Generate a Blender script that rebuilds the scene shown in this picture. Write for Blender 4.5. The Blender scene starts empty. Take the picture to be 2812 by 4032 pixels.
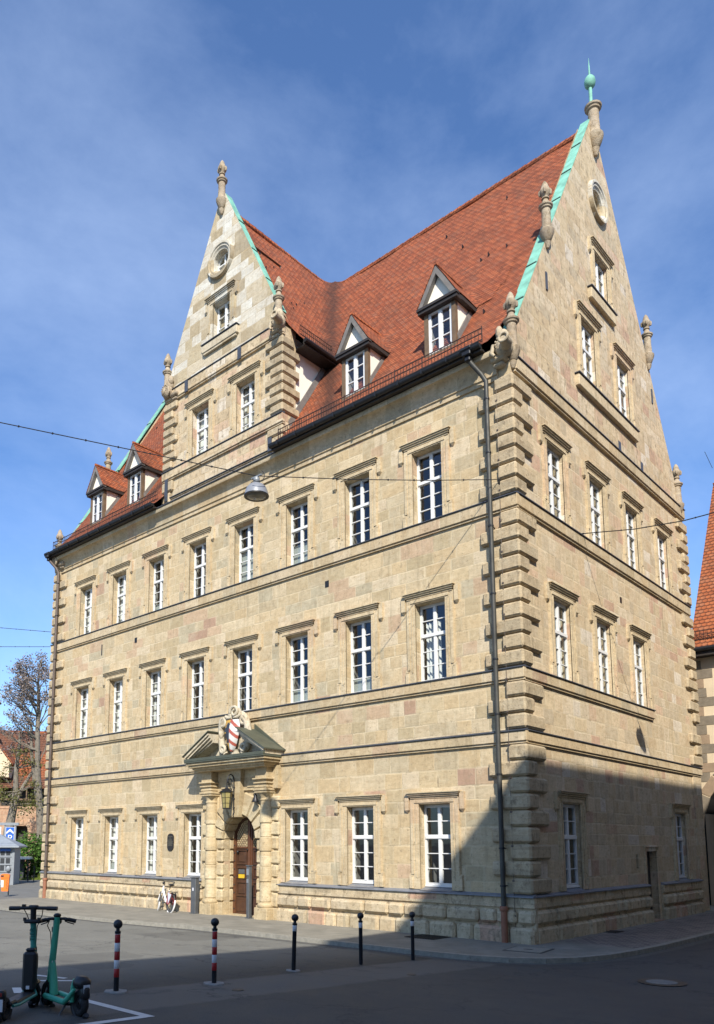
import bpy, bmesh, math, random
from math import sin, cos, pi, radians, sqrt
from mathutils import Matrix, Vector
random.seed(7)
scn = bpy.context.scene
COL = scn.collection

# ------------------------------------------------------------------ camera
cam_d = bpy.data.cameras.new("camera")
cam = bpy.data.objects.new("camera", cam_d)
COL.objects.link(cam)
cam_d.sensor_fit = 'VERTICAL'
cam_d.sensor_height = 36.0
cam_d.lens = 3095.3 / 4032 * 36
cam_d.shift_x = 261.3 / 4032
cam_d.shift_y = (2895.85 - 2016) / 4032
cam_d.clip_start = 0.1
cam_d.clip_end = 3000
CR = ((0.72397059, 0.68982703, 0.00228957),
      (0.09237012, -0.10023014, 0.99066729),
      (-0.68361856, 0.7170025, 0.13628308))
m = Matrix.Identity(4)
for r in range(3):
    m[r][0] = CR[0][r]; m[r][1] = CR[1][r]; m[r][2] = -CR[2][r]
m[0][3], m[1][3], m[2][3] = 8.9935, -17.7062, 2.3
cam.matrix_world = m
scn.camera = cam

# ------------------------------------------------------------------ light
SUN = Vector((0.93, -1.0, 1.06)).normalized()
SUN_EL = math.asin(SUN.z)
SUN_AZ = math.atan2(SUN.x, SUN.y)
world = bpy.data.worlds.new("World")
scn.world = world
world.use_nodes = True
wn = world.node_tree.nodes; wl = world.node_tree.links
wn.clear()
w_out = wn.new('ShaderNodeOutputWorld'); w_bg = wn.new('ShaderNodeBackground')
w_sky = wn.new('ShaderNodeTexSky')
w_sky.sky_type = 'NISHITA'
w_sky.sun_disc = False
w_sky.sun_elevation = SUN_EL
w_sky.sun_rotation = SUN_AZ
w_sky.air_density = 1.0; w_sky.dust_density = 0.6; w_sky.ozone_density = 2.0
w_bg.inputs['Strength'].default_value = 0.11
# thin high cloud veils over the sky colour
w_tc = wn.new('ShaderNodeTexCoord'); w_map = wn.new('ShaderNodeMapping')
w_map.inputs['Scale'].default_value = (1.25, 1.25, 1.9)
w_map.inputs['Rotation'].default_value = (0.25, 0.3, 0.4)
w_n = wn.new('ShaderNodeTexNoise'); w_n.inputs['Scale'].default_value = 1.5
w_n.inputs['Detail'].default_value = 9; w_n.inputs['Roughness'].default_value = 0.6
w_n.inputs['Distortion'].default_value = 0.25
w_r = wn.new('ShaderNodeMapRange')
w_r.inputs['From Min'].default_value = 0.42; w_r.inputs['From Max'].default_value = 0.75
w_r.inputs['To Min'].default_value = 0.0; w_r.inputs['To Max'].default_value = 0.30
w_mix = wn.new('ShaderNodeMix'); w_mix.data_type = 'RGBA'
w_mix.inputs[7].default_value = (5.2, 6.4, 8.6, 1)
wl.new(w_tc.outputs['Generated'], w_map.inputs['Vector'])
wl.new(w_map.outputs[0], w_n.inputs['Vector'])
wl.new(w_n.outputs['Fac'], w_r.inputs['Value'])
wl.new(w_r.outputs[0], w_mix.inputs[0])
w_tint = wn.new('ShaderNodeVectorMath'); w_tint.operation = 'MULTIPLY'
w_tint.inputs[1].default_value = (0.68, 0.875, 1.13)
wl.new(w_sky.outputs[0], w_tint.inputs[0]); wl.new(w_tint.outputs[0], w_mix.inputs[6])
wl.new(w_mix.outputs[2], w_bg.inputs['Color'])
wl.new(w_bg.outputs[0], w_out.inputs['Surface'])

sun_d = bpy.data.lights.new("sun", 'SUN')
sun_d.energy = 4.0
sun_d.angle = radians(0.53)
sun_d.color = (1.0, 0.94, 0.84)
sun = bpy.data.objects.new("sun", sun_d); COL.objects.link(sun)
sun.rotation_euler = SUN.to_track_quat('Z', 'Y').to_euler()
sun.location = SUN * 60
scn.view_settings.view_transform = 'Standard'
scn.view_settings.look = 'None'
scn.view_settings.gamma = 1
scn.view_settings.exposure = 0.8

# ------------------------------------------------------------------ node helper / materials
class NT:
    def __init__(s, name):
        s.m = bpy.data.materials.new(name); s.m.use_nodes = True
        s.n = s.m.node_tree.nodes; s.l = s.m.node_tree.links
        s.n.clear()
        s.out = s.n.new('ShaderNodeOutputMaterial')
        s.b = s.n.new('ShaderNodeBsdfPrincipled')
        s.l.new(s.b.outputs[0], s.out.inputs['Surface'])
    def set(s, sock, v):
        if hasattr(v, 'is_output'): s.l.new(v, sock)
        else: sock.default_value = v
    def math(s, op, a, b=None, c=None, clamp=False):
        n = s.n.new('ShaderNodeMath'); n.operation = op; n.use_clamp = clamp
        s.set(n.inputs[0], a)
        if b is not None: s.set(n.inputs[1], b)
        if c is not None: s.set(n.inputs[2], c)
        return n.outputs[0]
    def pos(s):
        g = s.n.new('ShaderNodeNewGeometry')
        return g.outputs['Position']
    def xyz(s, v):
        n = s.n.new('ShaderNodeSeparateXYZ'); s.l.new(v, n.inputs[0]); return n.outputs
    def comb(s, x, y, z):
        n = s.n.new('ShaderNodeCombineXYZ')
        for i, v in enumerate((x, y, z)): s.set(n.inputs[i], v)
        return n.outputs[0]
    def noise(s, vec, scale, detail=4, rough=0.55, dist=0.0, dim='3D'):
        n = s.n.new('ShaderNodeTexNoise'); n.noise_dimensions = dim
        if vec is not None: s.l.new(vec, n.inputs['Vector'])
        n.inputs['Scale'].default_value = scale; n.inputs['Detail'].default_value = detail
        n.inputs['Roughness'].default_value = rough; n.inputs['Distortion'].default_value = dist
        return n.outputs['Fac']
    def white(s, vec, dim='2D'):
        n = s.n.new('ShaderNodeTexWhiteNoise'); n.noise_dimensions = dim
        if dim == '1D': s.set(n.inputs['W'], vec)
        else: s.l.new(vec, n.inputs['Vector'])
        return n.outputs['Value'], n.outputs['Color']
    def ramp(s, fac, stops, interp='LINEAR'):
        n = s.n.new('ShaderNodeValToRGB'); n.color_ramp.interpolation = interp
        e = n.color_ramp.elements
        e[0].position, e[0].color = stops[0][0], (*stops[0][1], 1)
        e[1].position, e[1].color = stops[-1][0], (*stops[-1][1], 1)
        for p, c in stops[1:-1]:
            x = e.new(p); x.color = (*c, 1)
        s.set(n.inputs[0], fac); return n.outputs[0]
    def rng(s, v, a, b, c, d, clamp=True):
        n = s.n.new('ShaderNodeMapRange'); n.clamp = clamp
        for i, x in enumerate((v, a, b, c, d)): s.set(n.inputs[i], x)
        return n.outputs[0]
    def mix(s, f, a, b, mode='MIX'):
        n = s.n.new('ShaderNodeMix'); n.data_type = 'RGBA'; n.blend_type = mode
        s.set(n.inputs[0], f)
        for i, v in ((6, a), (7, b)):
            s.set(n.inputs[i], (*v, 1) if isinstance(v, tuple) and len(v) == 3 else v)
        return n.outputs[2]
    def vscale(s, v, k):
        n = s.n.new('ShaderNodeVectorMath'); n.operation = 'MULTIPLY'
        s.l.new(v, n.inputs[0]); n.inputs[1].default_value = k; return n.outputs[0]
    def bump(s, h, strength, dist):
        n = s.n.new('ShaderNodeBump'); n.inputs['Strength'].default_value = strength
        n.inputs['Distance'].default_value = dist
        s.l.new(h, n.inputs['Height']); s.l.new(n.outputs[0], s.b.inputs['Normal'])
    def color(s, c): s.set(s.b.inputs['Base Color'], (*c, 1) if isinstance(c, tuple) else c)
    def rough(s, r): s.set(s.b.inputs['Roughness'], r)

def plain(name, c, rough=0.6, metal=0.0, var=0.12, scale=6.0, bump=0.0):
    t = NT(name); p = t.pos()
    n = t.noise(p, scale, 5, 0.6)
    f = t.rng(n, 0.25, 0.75, 1 - var, 1 + var)
    t.color(t.mix(1.0, c, t.comb(f, f, f), 'MULTIPLY'))
    t.rough(t.rng(t.noise(p, scale * 2.3, 3), 0.2, 0.8, max(0.03, rough - 0.08), min(1, rough + 0.08)))
    t.b.inputs['Metallic'].default_value = metal
    if bump: t.bump(t.noise(p, scale * 6, 4), bump, 0.01)
    return t.m

def sandstone(name, stops, row=0.405, mean=0.62, mortar=(0.62, 0.53, 0.36), mort_amt=0.42, seed=0.0, stain=0.5,
              layer=0.3, z0=0.0, joints=True, bumpk=0.5, flat=0.62, streak=0.42, pit=0.58):
    """ashlar of irregular widths; each block its own tint"""
    t = NT(name); p = t.pos(); x, y, z = t.xyz(p)
    u = t.math('ADD', x, y)
    warp = t.math('MULTIPLY', t.math('SUBTRACT', t.noise(p, 1.7, 2), 0.5), 0.05)
    zz = t.math('ADD', z, t.math('MULTIPLY', t.math('SINE', t.math('MULTIPLY_ADD', z, 2.9, seed)), 0.085))
    v = t.math('DIVIDE', t.math('ADD', t.math('ADD', zz, warp), z0 + 50), row)
    r = t.math('FLOOR', v)
    fr = t.math('FRACT', v)
    wr, _ = t.white(t.math('ADD', r, seed), '1D')
    wr2, _ = t.white(t.math('ADD', r, seed + 77.3), '1D')
    width = t.math('MULTIPLY_ADD', wr, mean * 0.7, mean * 0.62)
    uu = t.math('ADD', t.math('DIVIDE', t.math('ADD', u, 90), width), t.math('MULTIPLY', wr2, 9.7))
    # irregular joints: warp u by a low 1-D noise per row
    wv = t.noise(t.comb(t.math('MULTIPLY', uu, 0.55), t.math('MULTIPLY', r, 7.31), seed), 1.0, 1)
    uw = t.math('ADD', uu, t.math('MULTIPLY', t.math('SUBTRACT', wv, 0.5), 1.5))
    c = t.math('FLOOR', uw); fc = t.math('FRACT', uw)
    rv, rc = t.white(t.comb(c, t.math('ADD', r, seed), 0.0))
    rv2, _ = t.white(t.comb(c, t.math('ADD', r, seed + 31.7), 0.0))
    mean_c = [sum(q[1][k] for q in stops) / len(stops) for k in range(3)]
    stops = [(a, tuple((mean_c[k] + (cc[k] - mean_c[k]) * flat) * (1.10, 1.125, 1.20)[k] for k in range(3))) for a, cc in stops]
    base = t.ramp(rv, stops, 'CONSTANT')
    val = t.math('MULTIPLY_ADD', rv2, 0.14, 0.93)
    base = t.mix(1.0, base, t.comb(val, val, val), 'MULTIPLY')
    # every block has its own bedding and tone drift
    bo = t.n.new('ShaderNodeVectorMath'); bo.operation = 'MULTIPLY_ADD'
    t.l.new(rc, bo.inputs[0]); bo.inputs[1].default_value = (37, 29, 41); t.l.new(p, bo.inputs[2])
    b1 = t.noise(t.vscale(bo.outputs[0], (1.6, 1.6, 4.5)), 1.3, 5, 0.65, 0.8)
    b2 = t.noise(bo.outputs[0], 1.1, 3, 0.6)
    base = t.mix(t.rng(b1, 0.50, 0.70, 0, 0.38), base, (0.33, 0.225, 0.115))
    base = t.mix(t.rng(b2, 0.52, 0.72, 0, 0.45), base, (0.56, 0.485, 0.345))
    # bedding streaks and mottling
    st = t.noise(t.vscale(p, (2.2, 2.2, 11.0)), 1.6, 6, 0.6, 0.9)
    base = t.mix(t.rng(st, 0.48, 0.72, 0, layer), base, (0.30, 0.205, 0.105))
    big = t.noise(p, 0.55, 5, 0.6)
    base = t.mix(t.rng(big, 0.5, 0.75, 0, 0.28), base, (0.35, 0.27, 0.16))
    pat = t.noise(t.vscale(p, (5.0, 5.0, 3.2)), 1.1, 7, 0.7)
    base = t.mix(t.rng(pat, pit, pit + .12, 0, stain), base, (0.20, 0.155, 0.10))
    lite = t.noise(t.vscale(p, (4.0, 4.0, 2.0)), 1.5, 5, 0.65, 0.4)
    base = t.mix(t.rng(lite, 0.55, 0.72, 0, 0.4), base, (0.60, 0.50, 0.33))
    fin = t.rng(t.noise(p, 6.0, 9, 0.85), 0.25, 0.75, 0.74, 1.26)
    base = t.mix(1.0, base, t.comb(fin, fin, fin), 'MULTIPLY')
    pt = t.noise(p, 13.0, 3, 0.6)
    base = t.mix(t.rng(pt, 0.60, 0.70, 0, 0.55), base, (0.16, 0.125, 0.08))
    # rain and soot streaks that run down the face
    sk = t.noise(t.vscale(p, (6.5, 6.5, 0.55)), 1.0, 6, 0.7, 0.3)
    skm = t.noise(p, 0.42, 4, 0.6)
    base = t.mix(t.math('MULTIPLY', t.rng(sk, 0.5, 0.68, 0, streak), t.rng(skm, 0.42, 0.6, 0.15, 1)), base, (0.17, 0.135, 0.085))
    h = t.noise(p, 22, 6, 0.7)
    if joints:
        e1 = t.math('MINIMUM', fr, t.math('SUBTRACT', 1.0, fr))
        e1 = t.math('MULTIPLY', e1, row)
        e2 = t.math('MULTIPLY', t.math('MINIMUM', fc, t.math('SUBTRACT', 1.0, fc)), width)
        e = t.math('MINIMUM', e1, e2)
        jw = t.math('MULTIPLY_ADD', t.noise(p, 9, 3), 0.02, 0.004)
        mk = t.math('MULTIPLY', t.rng(e, jw, t.math('ADD', jw, 0.018), 1.0, 0.0), t.rng(t.noise(p, 1.1, 3), 0.38, 0.62, 0.15, 1.0))
        base = t.mix(t.math('MULTIPLY', mk, mort_amt), base, mortar)
        ero = t.math('MULTIPLY', t.rng(e, 0.003, 0.013, 1.0, 0.0), t.rng(t.noise(p, 1.9, 4, 0.7), 0.54, 0.62, 0.0, 0.6))
        base = t.mix(ero, base, (0.13, 0.095, 0.06))
        h = t.math('ADD', t.math('MULTIPLY', h, 0.6), t.math('MULTIPLY', mk, -0.5))
    t.color(base); t.rough(0.9)
    t.b.inputs['Specular IOR Level'].default_value = 0.15
    t.bump(h, bumpk, 0.02)
    return t.m

WARM = [(0.0, (0.47, 0.36, 0.205)), (0.16, (0.43, 0.335, 0.19)), (0.30, (0.50, 0.40, 0.245)), (0.44, (0.405, 0.325, 0.195)),
        (0.56, (0.455, 0.34, 0.185)), (0.68, (0.52, 0.42, 0.27)), (0.78, (0.38, 0.30, 0.17)), (0.86, (0.36, 0.31, 0.20)),
        (0.945, (0.43, 0.30, 0.185)), (0.985, (0.34, 0.21, 0.14)), (1.0, (0.34, 0.21, 0.14))]
PALE = [(0.0, (0.50, 0.455, 0.355)), (0.22, (0.40, 0.325, 0.20)), (0.40, (0.53, 0.495, 0.40)), (0.54, (0.34, 0.27, 0.165)),
        (0.68, (0.46, 0.385, 0.26)), (0.80, (0.54, 0.51, 0.42)), (0.9, (0.30, 0.245, 0.16)), (1.0, (0.30, 0.245, 0.16))]
MIXD = [(0.0, (0.48, 0.38, 0.22)), (0.2, (0.51, 0.40, 0.24)), (0.38, (0.45, 0.34, 0.19)), (0.54, (0.53, 0.44, 0.29)),
        (0.68, (0.40, 0.33, 0.21)), (0.82, (0.48, 0.32, 0.20)), (0.90, (0.60, 0.54, 0.42)), (0.955, (0.40, 0.23, 0.155)), (1.0, (0.40, 0.23, 0.155))]
ST = sandstone('sandstone', WARM, seed=3, flat=.85)
ST_R = sandstone('sandstone_side', MIXD, seed=11, row=0.36, mean=0.6, stain=0.35)
ST_G = sandstone('sandstone_gable', MIXD, seed=19, row=0.42, mean=0.7, stain=0.8, pit=.525, mortar=(0.46, 0.34, 0.19), mort_amt=0.6)
ST_P = sandstone('pale_sandstone', PALE, seed=27, row=0.42, mean=0.8, stain=0.6, mortar=(0.42, 0.33, 0.2), mort_amt=0.5, flat=1.0)
ST_B = sandstone('sandstone_band', [(a, tuple(k * 0.98 for k in b)) for a, b in WARM], row=3.1, mean=0.95, seed=41, mort_amt=0.35)
ST_Q = sandstone('sandstone_quoin', [(0, (0.45, 0.35, 0.21)), (0.4, (0.40, 0.31, 0.19)), (0.75, (0.35, 0.28, 0.175)), (1, (0.35, 0.28, 0.175))],
                 row=0.42, mean=3.0, seed=5, joints=False, stain=0.8, pit=.54, bumpk=0.9)
ST_T = sandstone('sandstone_trim', [(0, (0.50, 0.405, 0.245)), (0.5, (0.46, 0.37, 0.22)), (0.85, (0.48, 0.345, 0.215)), (1, (0.48, 0.345, 0.215))],
                 row=0.8, mean=2.0, seed=8, joints=False, stain=0.45)
ST_O = sandstone('sandstone_portal', [(0, (0.47, 0.38, 0.225)), (0.5, (0.43, 0.335, 0.19)), (1, (0.43, 0.335, 0.19))], row=0.5, mean=2.0, seed=2, joints=False, stain=0.5, layer=.45, flat=1.2)
ST_F = sandstone('finial_stone', [(0, (0.33, 0.265, 0.18)), (0.5, (0.29, 0.23, 0.16)), (1, (0.29, 0.23, 0.16))], row=0.5, mean=3.0, seed=6, joints=False, stain=0.85, pit=.52, bumpk=0.9, layer=.5)
ST_K = sandstone('weathered_carving', [(0, (0.40, 0.33, 0.22)), (1, (0.36, 0.295, 0.195))], row=5, mean=9.0, seed=16, joints=False, stain=0.7, bumpk=.9)
ST_C = sandstone('carved_stone', [(0, (0.49, 0.43, 0.31)), (1, (0.45, 0.39, 0.275))], row=5, mean=9.0, seed=6, joints=False, stain=0.55, pit=.54)
LEAD = plain('lead_flashing', (0.075, 0.08, 0.095), 0.5, 0.3, 0.25)
LEADL = plain('grey_lead_sill', (0.20, 0.21, 0.23), 0.55, 0.2, 0.2)
GUT = plain('dark_zinc', (0.022, 0.023, 0.026), 0.45, 0.4, 0.3)
PIPE = plain('weathered_copper_pipe', (0.055, 0.054, 0.047), 0.55, 0.3, 0.35, 3)
PIPEB = plain('brown_pipe', (0.10, 0.075, 0.06), 0.6, 0.1, 0.3, 3)
RUST = plain('red_pipe', (0.27, 0.115, 0.065), 0.7, 0, 0.2)
COPPER = plain('verdigris', (0.165, 0.39, 0.295), 0.75, 0, 0.38, 3.5)
SEAM = plain('copper_seam', (0.03, 0.065, 0.05), 0.7, 0, 0.3, 3.5)
GREENROOF = plain('dark_copper_sheet', (0.075, 0.082, 0.058), 0.55, 0.1, 0.25, 3)
WHITE = plain('white_window_paint', (0.66, 0.66, 0.64), 0.35, 0, 0.03)
PLASTER = plain('cream_plaster', (0.80, 0.74, 0.62), 0.9, 0, 0.04, 2, 0.2)
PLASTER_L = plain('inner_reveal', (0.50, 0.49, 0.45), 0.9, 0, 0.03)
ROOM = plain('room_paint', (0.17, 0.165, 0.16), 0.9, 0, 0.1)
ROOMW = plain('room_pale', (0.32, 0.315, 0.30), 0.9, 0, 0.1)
FILM = plain('frosted_film', (0.34, 0.36, 0.33), 0.8, 0, 0.06)
CURT = plain('curtain', (0.72, 0.71, 0.67), 0.9, 0, 0.05)
TIMBER = plain('brown_timber', (0.135, 0.085, 0.045), 0.7, 0, 0.3, 5, 0.3)
TIMBERG = plain('grey_timber', (0.16, 0.145, 0.13), 0.75, 0, 0.25, 5, 0.3)
TIMBERD = plain('dark_timber', (0.028, 0.022, 0.018), 0.6, 0, 0.3)
RAILM = plain('rusty_iron', (0.05, 0.03, 0.022), 0.6, 0.2, 0.25)
BLACK = plain('black_iron', (0.018, 0.018, 0.02), 0.45, 0.2, 0.2)
BOLL = plain('bollard_black', (0.016, 0.017, 0.021), 0.4, 0.0, 0.25)
BOLLW = plain('bollard_white', (0.62, 0.62, 0.64), 0.45, 0, 0.08, 12)
BOLLR = plain('bollard_red', (0.36, 0.012, 0.014), 0.45, 0, 0.15, 12)
CONC = plain('concrete_foot', (0.26, 0.25, 0.23), 0.9, 0, 0.25, 14, 0.4)
STEEL = plain('brushed_grey_steel', (0.115, 0.12, 0.125), 0.5, 0.35, 0.2, 4)
GREYP = plain('grey_paint', (0.22, 0.24, 0.26), 0.5, 0.1, 0.15)
WOOD = plain('oak_door', (0.062, 0.026, 0.012), 0.5, 0, 0.35, 4, 0.4)
WOODL = plain('oak_frame', (0.105, 0.042, 0.018), 0.5, 0, 0.3, 4, 0.4)

def tiles(name, cols, rowz=0.115, colw=0.18, dark=0.5, valley=False):
    t = NT(name); p = t.pos(); x, y, z = t.xyz(p)
    g = t.n.new('ShaderNodeNewGeometry'); nx, ny, nz = t.xyz(g.outputs['True Normal'])
    isx = t.math('GREATER_THAN', t.math('ABSOLUTE', ny), t.math('ABSOLUTE', nx))
    u = t.math('ADD', t.math('MULTIPLY', x, isx), t.math('MULTIPLY', y, t.math('SUBTRACT', 1.0, isx)))
    wob = t.math('MULTIPLY', t.math('SUBTRACT', t.noise(p, 1.2, 2), 0.5), 0.045)
    v0 = t.math('DIVIDE', t.math('ADD', t.math('ADD', z, wob), 10), rowz)
    r0 = t.math('FLOOR', v0)
    off = t.math('MULTIPLY', t.math('MODULO', r0, 2.0), 0.5)
    uc = t.math('ADD', t.math('DIVIDE', t.math('ADD', u, 90), colw), off)
    fu = t.math('SUBTRACT', t.math('FRACT', uc), 0.5)
    v = t.math('SUBTRACT', v0, t.math('MULTIPLY', t.math('MULTIPLY', fu, fu), 1.1))
    r = t.math('FLOOR', v); fv = t.math('FRACT', v)
    c = t.math('FLOOR', uc)
    rv, _ = t.white(t.comb(c, r, 0.0)); rv2, _ = t.white(t.comb(c, r, 5.0), '3D')
    base = t.ramp(rv, cols)
    w = t.noise(p, 0.75, 6, 0.65)
    base = t.mix(t.rng(w, 0.45, 0.72, 0, dark), base, (0.085, 0.04, 0.025))
    w2 = t.noise(t.vscale(p, (2.5, 2.5, 0.7)), 1.0, 5, 0.7)
    base = t.mix(t.rng(w2, 0.5, 0.7, 0, dark * 0.8), base, (0.10, 0.055, 0.035))
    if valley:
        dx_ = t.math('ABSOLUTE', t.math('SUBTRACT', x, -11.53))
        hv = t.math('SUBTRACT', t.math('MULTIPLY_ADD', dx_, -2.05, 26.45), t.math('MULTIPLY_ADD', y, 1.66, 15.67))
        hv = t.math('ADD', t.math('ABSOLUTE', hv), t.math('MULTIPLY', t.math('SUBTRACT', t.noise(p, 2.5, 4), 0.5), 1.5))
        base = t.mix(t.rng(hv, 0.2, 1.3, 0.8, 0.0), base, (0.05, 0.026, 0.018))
    # dark side joints, plus painted shade along each tile row
    gap_shade = t.math('MAXIMUM', t.rng(t.math('ABSOLUTE', fu), 0.42, 0.5, 0, 0.55), t.rng(fv, 0.0, 0.5, 1.0, 0.0))
    base = t.mix(gap_shade, base, (0.035, 0.014, 0.010))
    t.color(base); t.rough(0.85)
    t.b.inputs['Specular IOR Level'].default_value = 0.2
    hgt = t.math('ADD', t.math('SUBTRACT', 1.0, fv), t.math('MULTIPLY', rv2, 0.35))
    t.bump(hgt, 1.0, 0.05)
    return t.m
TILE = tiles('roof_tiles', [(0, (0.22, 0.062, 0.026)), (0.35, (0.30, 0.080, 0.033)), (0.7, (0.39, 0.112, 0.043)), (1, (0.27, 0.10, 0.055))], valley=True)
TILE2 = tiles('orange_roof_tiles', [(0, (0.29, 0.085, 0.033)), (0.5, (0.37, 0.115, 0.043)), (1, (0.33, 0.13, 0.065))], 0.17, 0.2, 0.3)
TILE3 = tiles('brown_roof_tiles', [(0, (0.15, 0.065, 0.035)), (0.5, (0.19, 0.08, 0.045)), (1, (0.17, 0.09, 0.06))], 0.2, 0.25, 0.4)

def glass_mat(name, tint=(0.86, 0.9, 0.9)):
    t = NT(name); t.n.remove(t.b)
    tr = t.n.new('ShaderNodeBsdfTransparent'); tr.inputs[0].default_value = (*tint, 1)
    gl = t.n.new('ShaderNodeBsdfGlossy'); gl.inputs['Roughness'].default_value = 0.015
    gl.inputs['Color'].default_value = (0.9, 0.93, 1, 1)
    geo = t.n.new('ShaderNodeNewGeometry')
    dt = t.n.new('ShaderNodeVectorMath'); dt.operation = 'DOT_PRODUCT'
    t.l.new(geo.outputs['Incoming'], dt.inputs[0]); t.l.new(geo.outputs['True Normal'], dt.inputs[1])
    k5 = t.math('POWER', t.math('SUBTRACT', 1.0, t.math('ABSOLUTE', dt.outputs['Value'])), 5.0)
    fr = t.math('MULTIPLY_ADD', k5, 0.90, 0.085)
    nz = t.n.new('ShaderNodeBump'); nz.inputs['Strength'].default_value = 0.04; nz.inputs['Distance'].default_value = 0.05
    t.l.new(t.noise(t.pos(), 1.8, 2), nz.inputs['Height'])
    t.l.new(nz.outputs[0], gl.inputs['Normal'])
    mx = t.n.new('ShaderNodeMixShader')
    t.l.new(fr, mx.inputs[0]); t.l.new(tr.outputs[0], mx.inputs[1]); t.l.new(gl.outputs[0], mx.inputs[2])
    t.l.new(mx.outputs[0], t.out.inputs['Surface'])
    return t.m
GLASS = glass_mat('window_glass')
AMBER = plain('amber_lantern_glass', (0.30, 0.25, 0.10), 0.25, 0, 0.25, 20)

# ------------------------------------------------------------------ mesh builder
class M:
    def __init__(s, T=None):
        s.v = []; s.f = []; s.mi = []; s.T = T; s.cur = 0
    def add(s, vs, fs):
        o = len(s.v)
        if s.T: vs = [s.T(*v) for v in vs]
        s.v += [tuple(v) for v in vs]
        s.f += [[o + i for i in f] for f in fs]
        s.mi += [s.cur] * len(fs)
    def poly(s, vs): s.add(vs, [list(range(len(vs)))])
    def box(s, x0, x1, y0, y1, z0, z1, c=0.0):
        if x1 < x0: x0, x1 = x1, x0
        if y1 < y0: y0, y1 = y1, y0
        if z1 < z0: z0, z1 = z1, z0
        if c <= 0:
            s.add([(x0, y0, z0), (x1, y0, z0), (x1, y1, z0), (x0, y1, z0), (x0, y0, z1), (x1, y0, z1), (x1, y1, z1), (x0, y1, z1)],
                  [[3, 2, 1, 0], [4, 5, 6, 7], [0, 1, 5, 4], [1, 2, 6, 5], [2, 3, 7, 6], [3, 0, 4, 7]])
            return
        c = min(c, (x1 - x0) * .45, (y1 - y0) * .45, (z1 - z0) * .45)
        X = (x0, x1); Y = (y0, y1); Z = (z0, z1); vs = []
        idx = {}
        for i in (0, 1):
            for j in (0, 1):
                for k in (0, 1):
                    sx, sy, sz = (1, -1)[i], (1, -1)[j], (1, -1)[k]
                    for a in range(3):
                        p = [X[i] + (c * sx if a != 0 else 0), Y[j] + (c * sy if a != 1 else 0), Z[k] + (c * sz if a != 2 else 0)]
                        idx[i, j, k, a] = len(vs); vs.append(p)
        fs = []
        for i in (0, 1): fs.append([idx[i, 0, 0, 0], idx[i, 1, 0, 0], idx[i, 1, 1, 0], idx[i, 0, 1, 0]])
        for j in (0, 1): fs.append([idx[0, j, 0, 1], idx[1, j, 0, 1], idx[1, j, 1, 1], idx[0, j, 1, 1]])
        for k in (0, 1): fs.append([idx[0, 0, k, 2], idx[1, 0, k, 2], idx[1, 1, k, 2], idx[0, 1, k, 2]])
        for i in (0, 1):
            for j in (0, 1): fs.append([idx[i, j, 0, 0], idx[i, j, 1, 0], idx[i, j, 1, 1], idx[i, j, 0, 1]])
            for k in (0, 1): fs.append([idx[i, 0, k, 0], idx[i, 1, k, 0], idx[i, 1, k, 2], idx[i, 0, k, 2]])
        for j in (0, 1):
            for k in (0, 1): fs.append([idx[0, j, k, 1], idx[1, j, k, 1], idx[1, j, k, 2], idx[0, j, k, 2]])
        for q in [(i, j, k) for i in (0, 1) for j in (0, 1) for k in (0, 1)]:
            fs.append([idx[(*q, 0)], idx[(*q, 1)], idx[(*q, 2)]])
        s.add(vs, fs)
    def prism(s, pts, fn0, fn1):
        """pts 2-D outline; fn0/fn1 turn (a,b) into 3-D for the two ends"""
        n = len(pts)
        s.add([fn0(*p) for p in pts] + [fn1(*p) for p in pts],
              [list(range(n))[::-1], list(range(n, 2 * n))] + [[i, (i + 1) % n, n + (i + 1) % n, n + i] for i in range(n)])
    def lathe(s, prof, cx=0, cy=0, cz=0, n=14, sx=1, sy=1):
        vs = []; fs = []
        for r, z in prof:
            for i in range(n):
                a = 2 * pi * i / n
                vs.append((cx + r * cos(a) * sx, cy + r * sin(a) * sy, cz + z))
        for k in range(len(prof) - 1):
            for i in range(n):
                fs.append([k * n + i, k * n + (i + 1) % n, (k + 1) * n + (i + 1) % n, (k + 1) * n + i])
        fs.append(list(range(n))[::-1]); fs.append([(len(prof) - 1) * n + i for i in range(n)])
        s.add(vs, fs)
    def tube(s, pts, r, n=8, cap=True):
        pts = [Vector(p) for p in pts]; rs = r if isinstance(r, (list, tuple)) else [r] * len(pts)
        vs = []; fs = []; ref = None
        for i, p in enumerate(pts):
            d = (pts[min(i + 1, len(pts) - 1)] - pts[max(i - 1, 0)]).normalized()
            if ref is None:
                ref = Vector((0, 0, 1)) if abs(d.z) < 0.9 else Vector((1, 0, 0))
            a = d.cross(ref).normalized(); b = a.cross(d).normalized(); ref = b
            for k in range(n):
                t = 2 * pi * k / n
                vs.append(p + (a * cos(t) + b * sin(t)) * rs[i])
        for i in range(len(pts) - 1):
            for k in range(n):
                fs.append([i * n + k, i * n + (k + 1) % n, (i + 1) * n + (k + 1) % n, (i + 1) * n + k])
        if cap:
            fs.append(list(range(n))[::-1]); fs.append([(len(pts) - 1) * n + k for k in range(n)])
        s.add(vs, fs)
    def ell(s, c, r, n=10, mrow=7, rot=None):
        vs = []; fs = []
        for j in range(mrow + 1):
            th = pi * j / mrow
            for i in range(n):
                a = 2 * pi * i / n
                v = Vector((r[0] * sin(th) * cos(a), r[1] * sin(th) * sin(a), r[2] * cos(th)))
                if rot is not None: v = rot @ v
                vs.append(v + Vector(c))
        for j in range(mrow):
            for i in range(n): fs.append([j * n + i, j * n + (i + 1) % n, (j + 1) * n + (i + 1) % n, (j + 1) * n + i])
        s.add(vs, fs)
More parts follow.
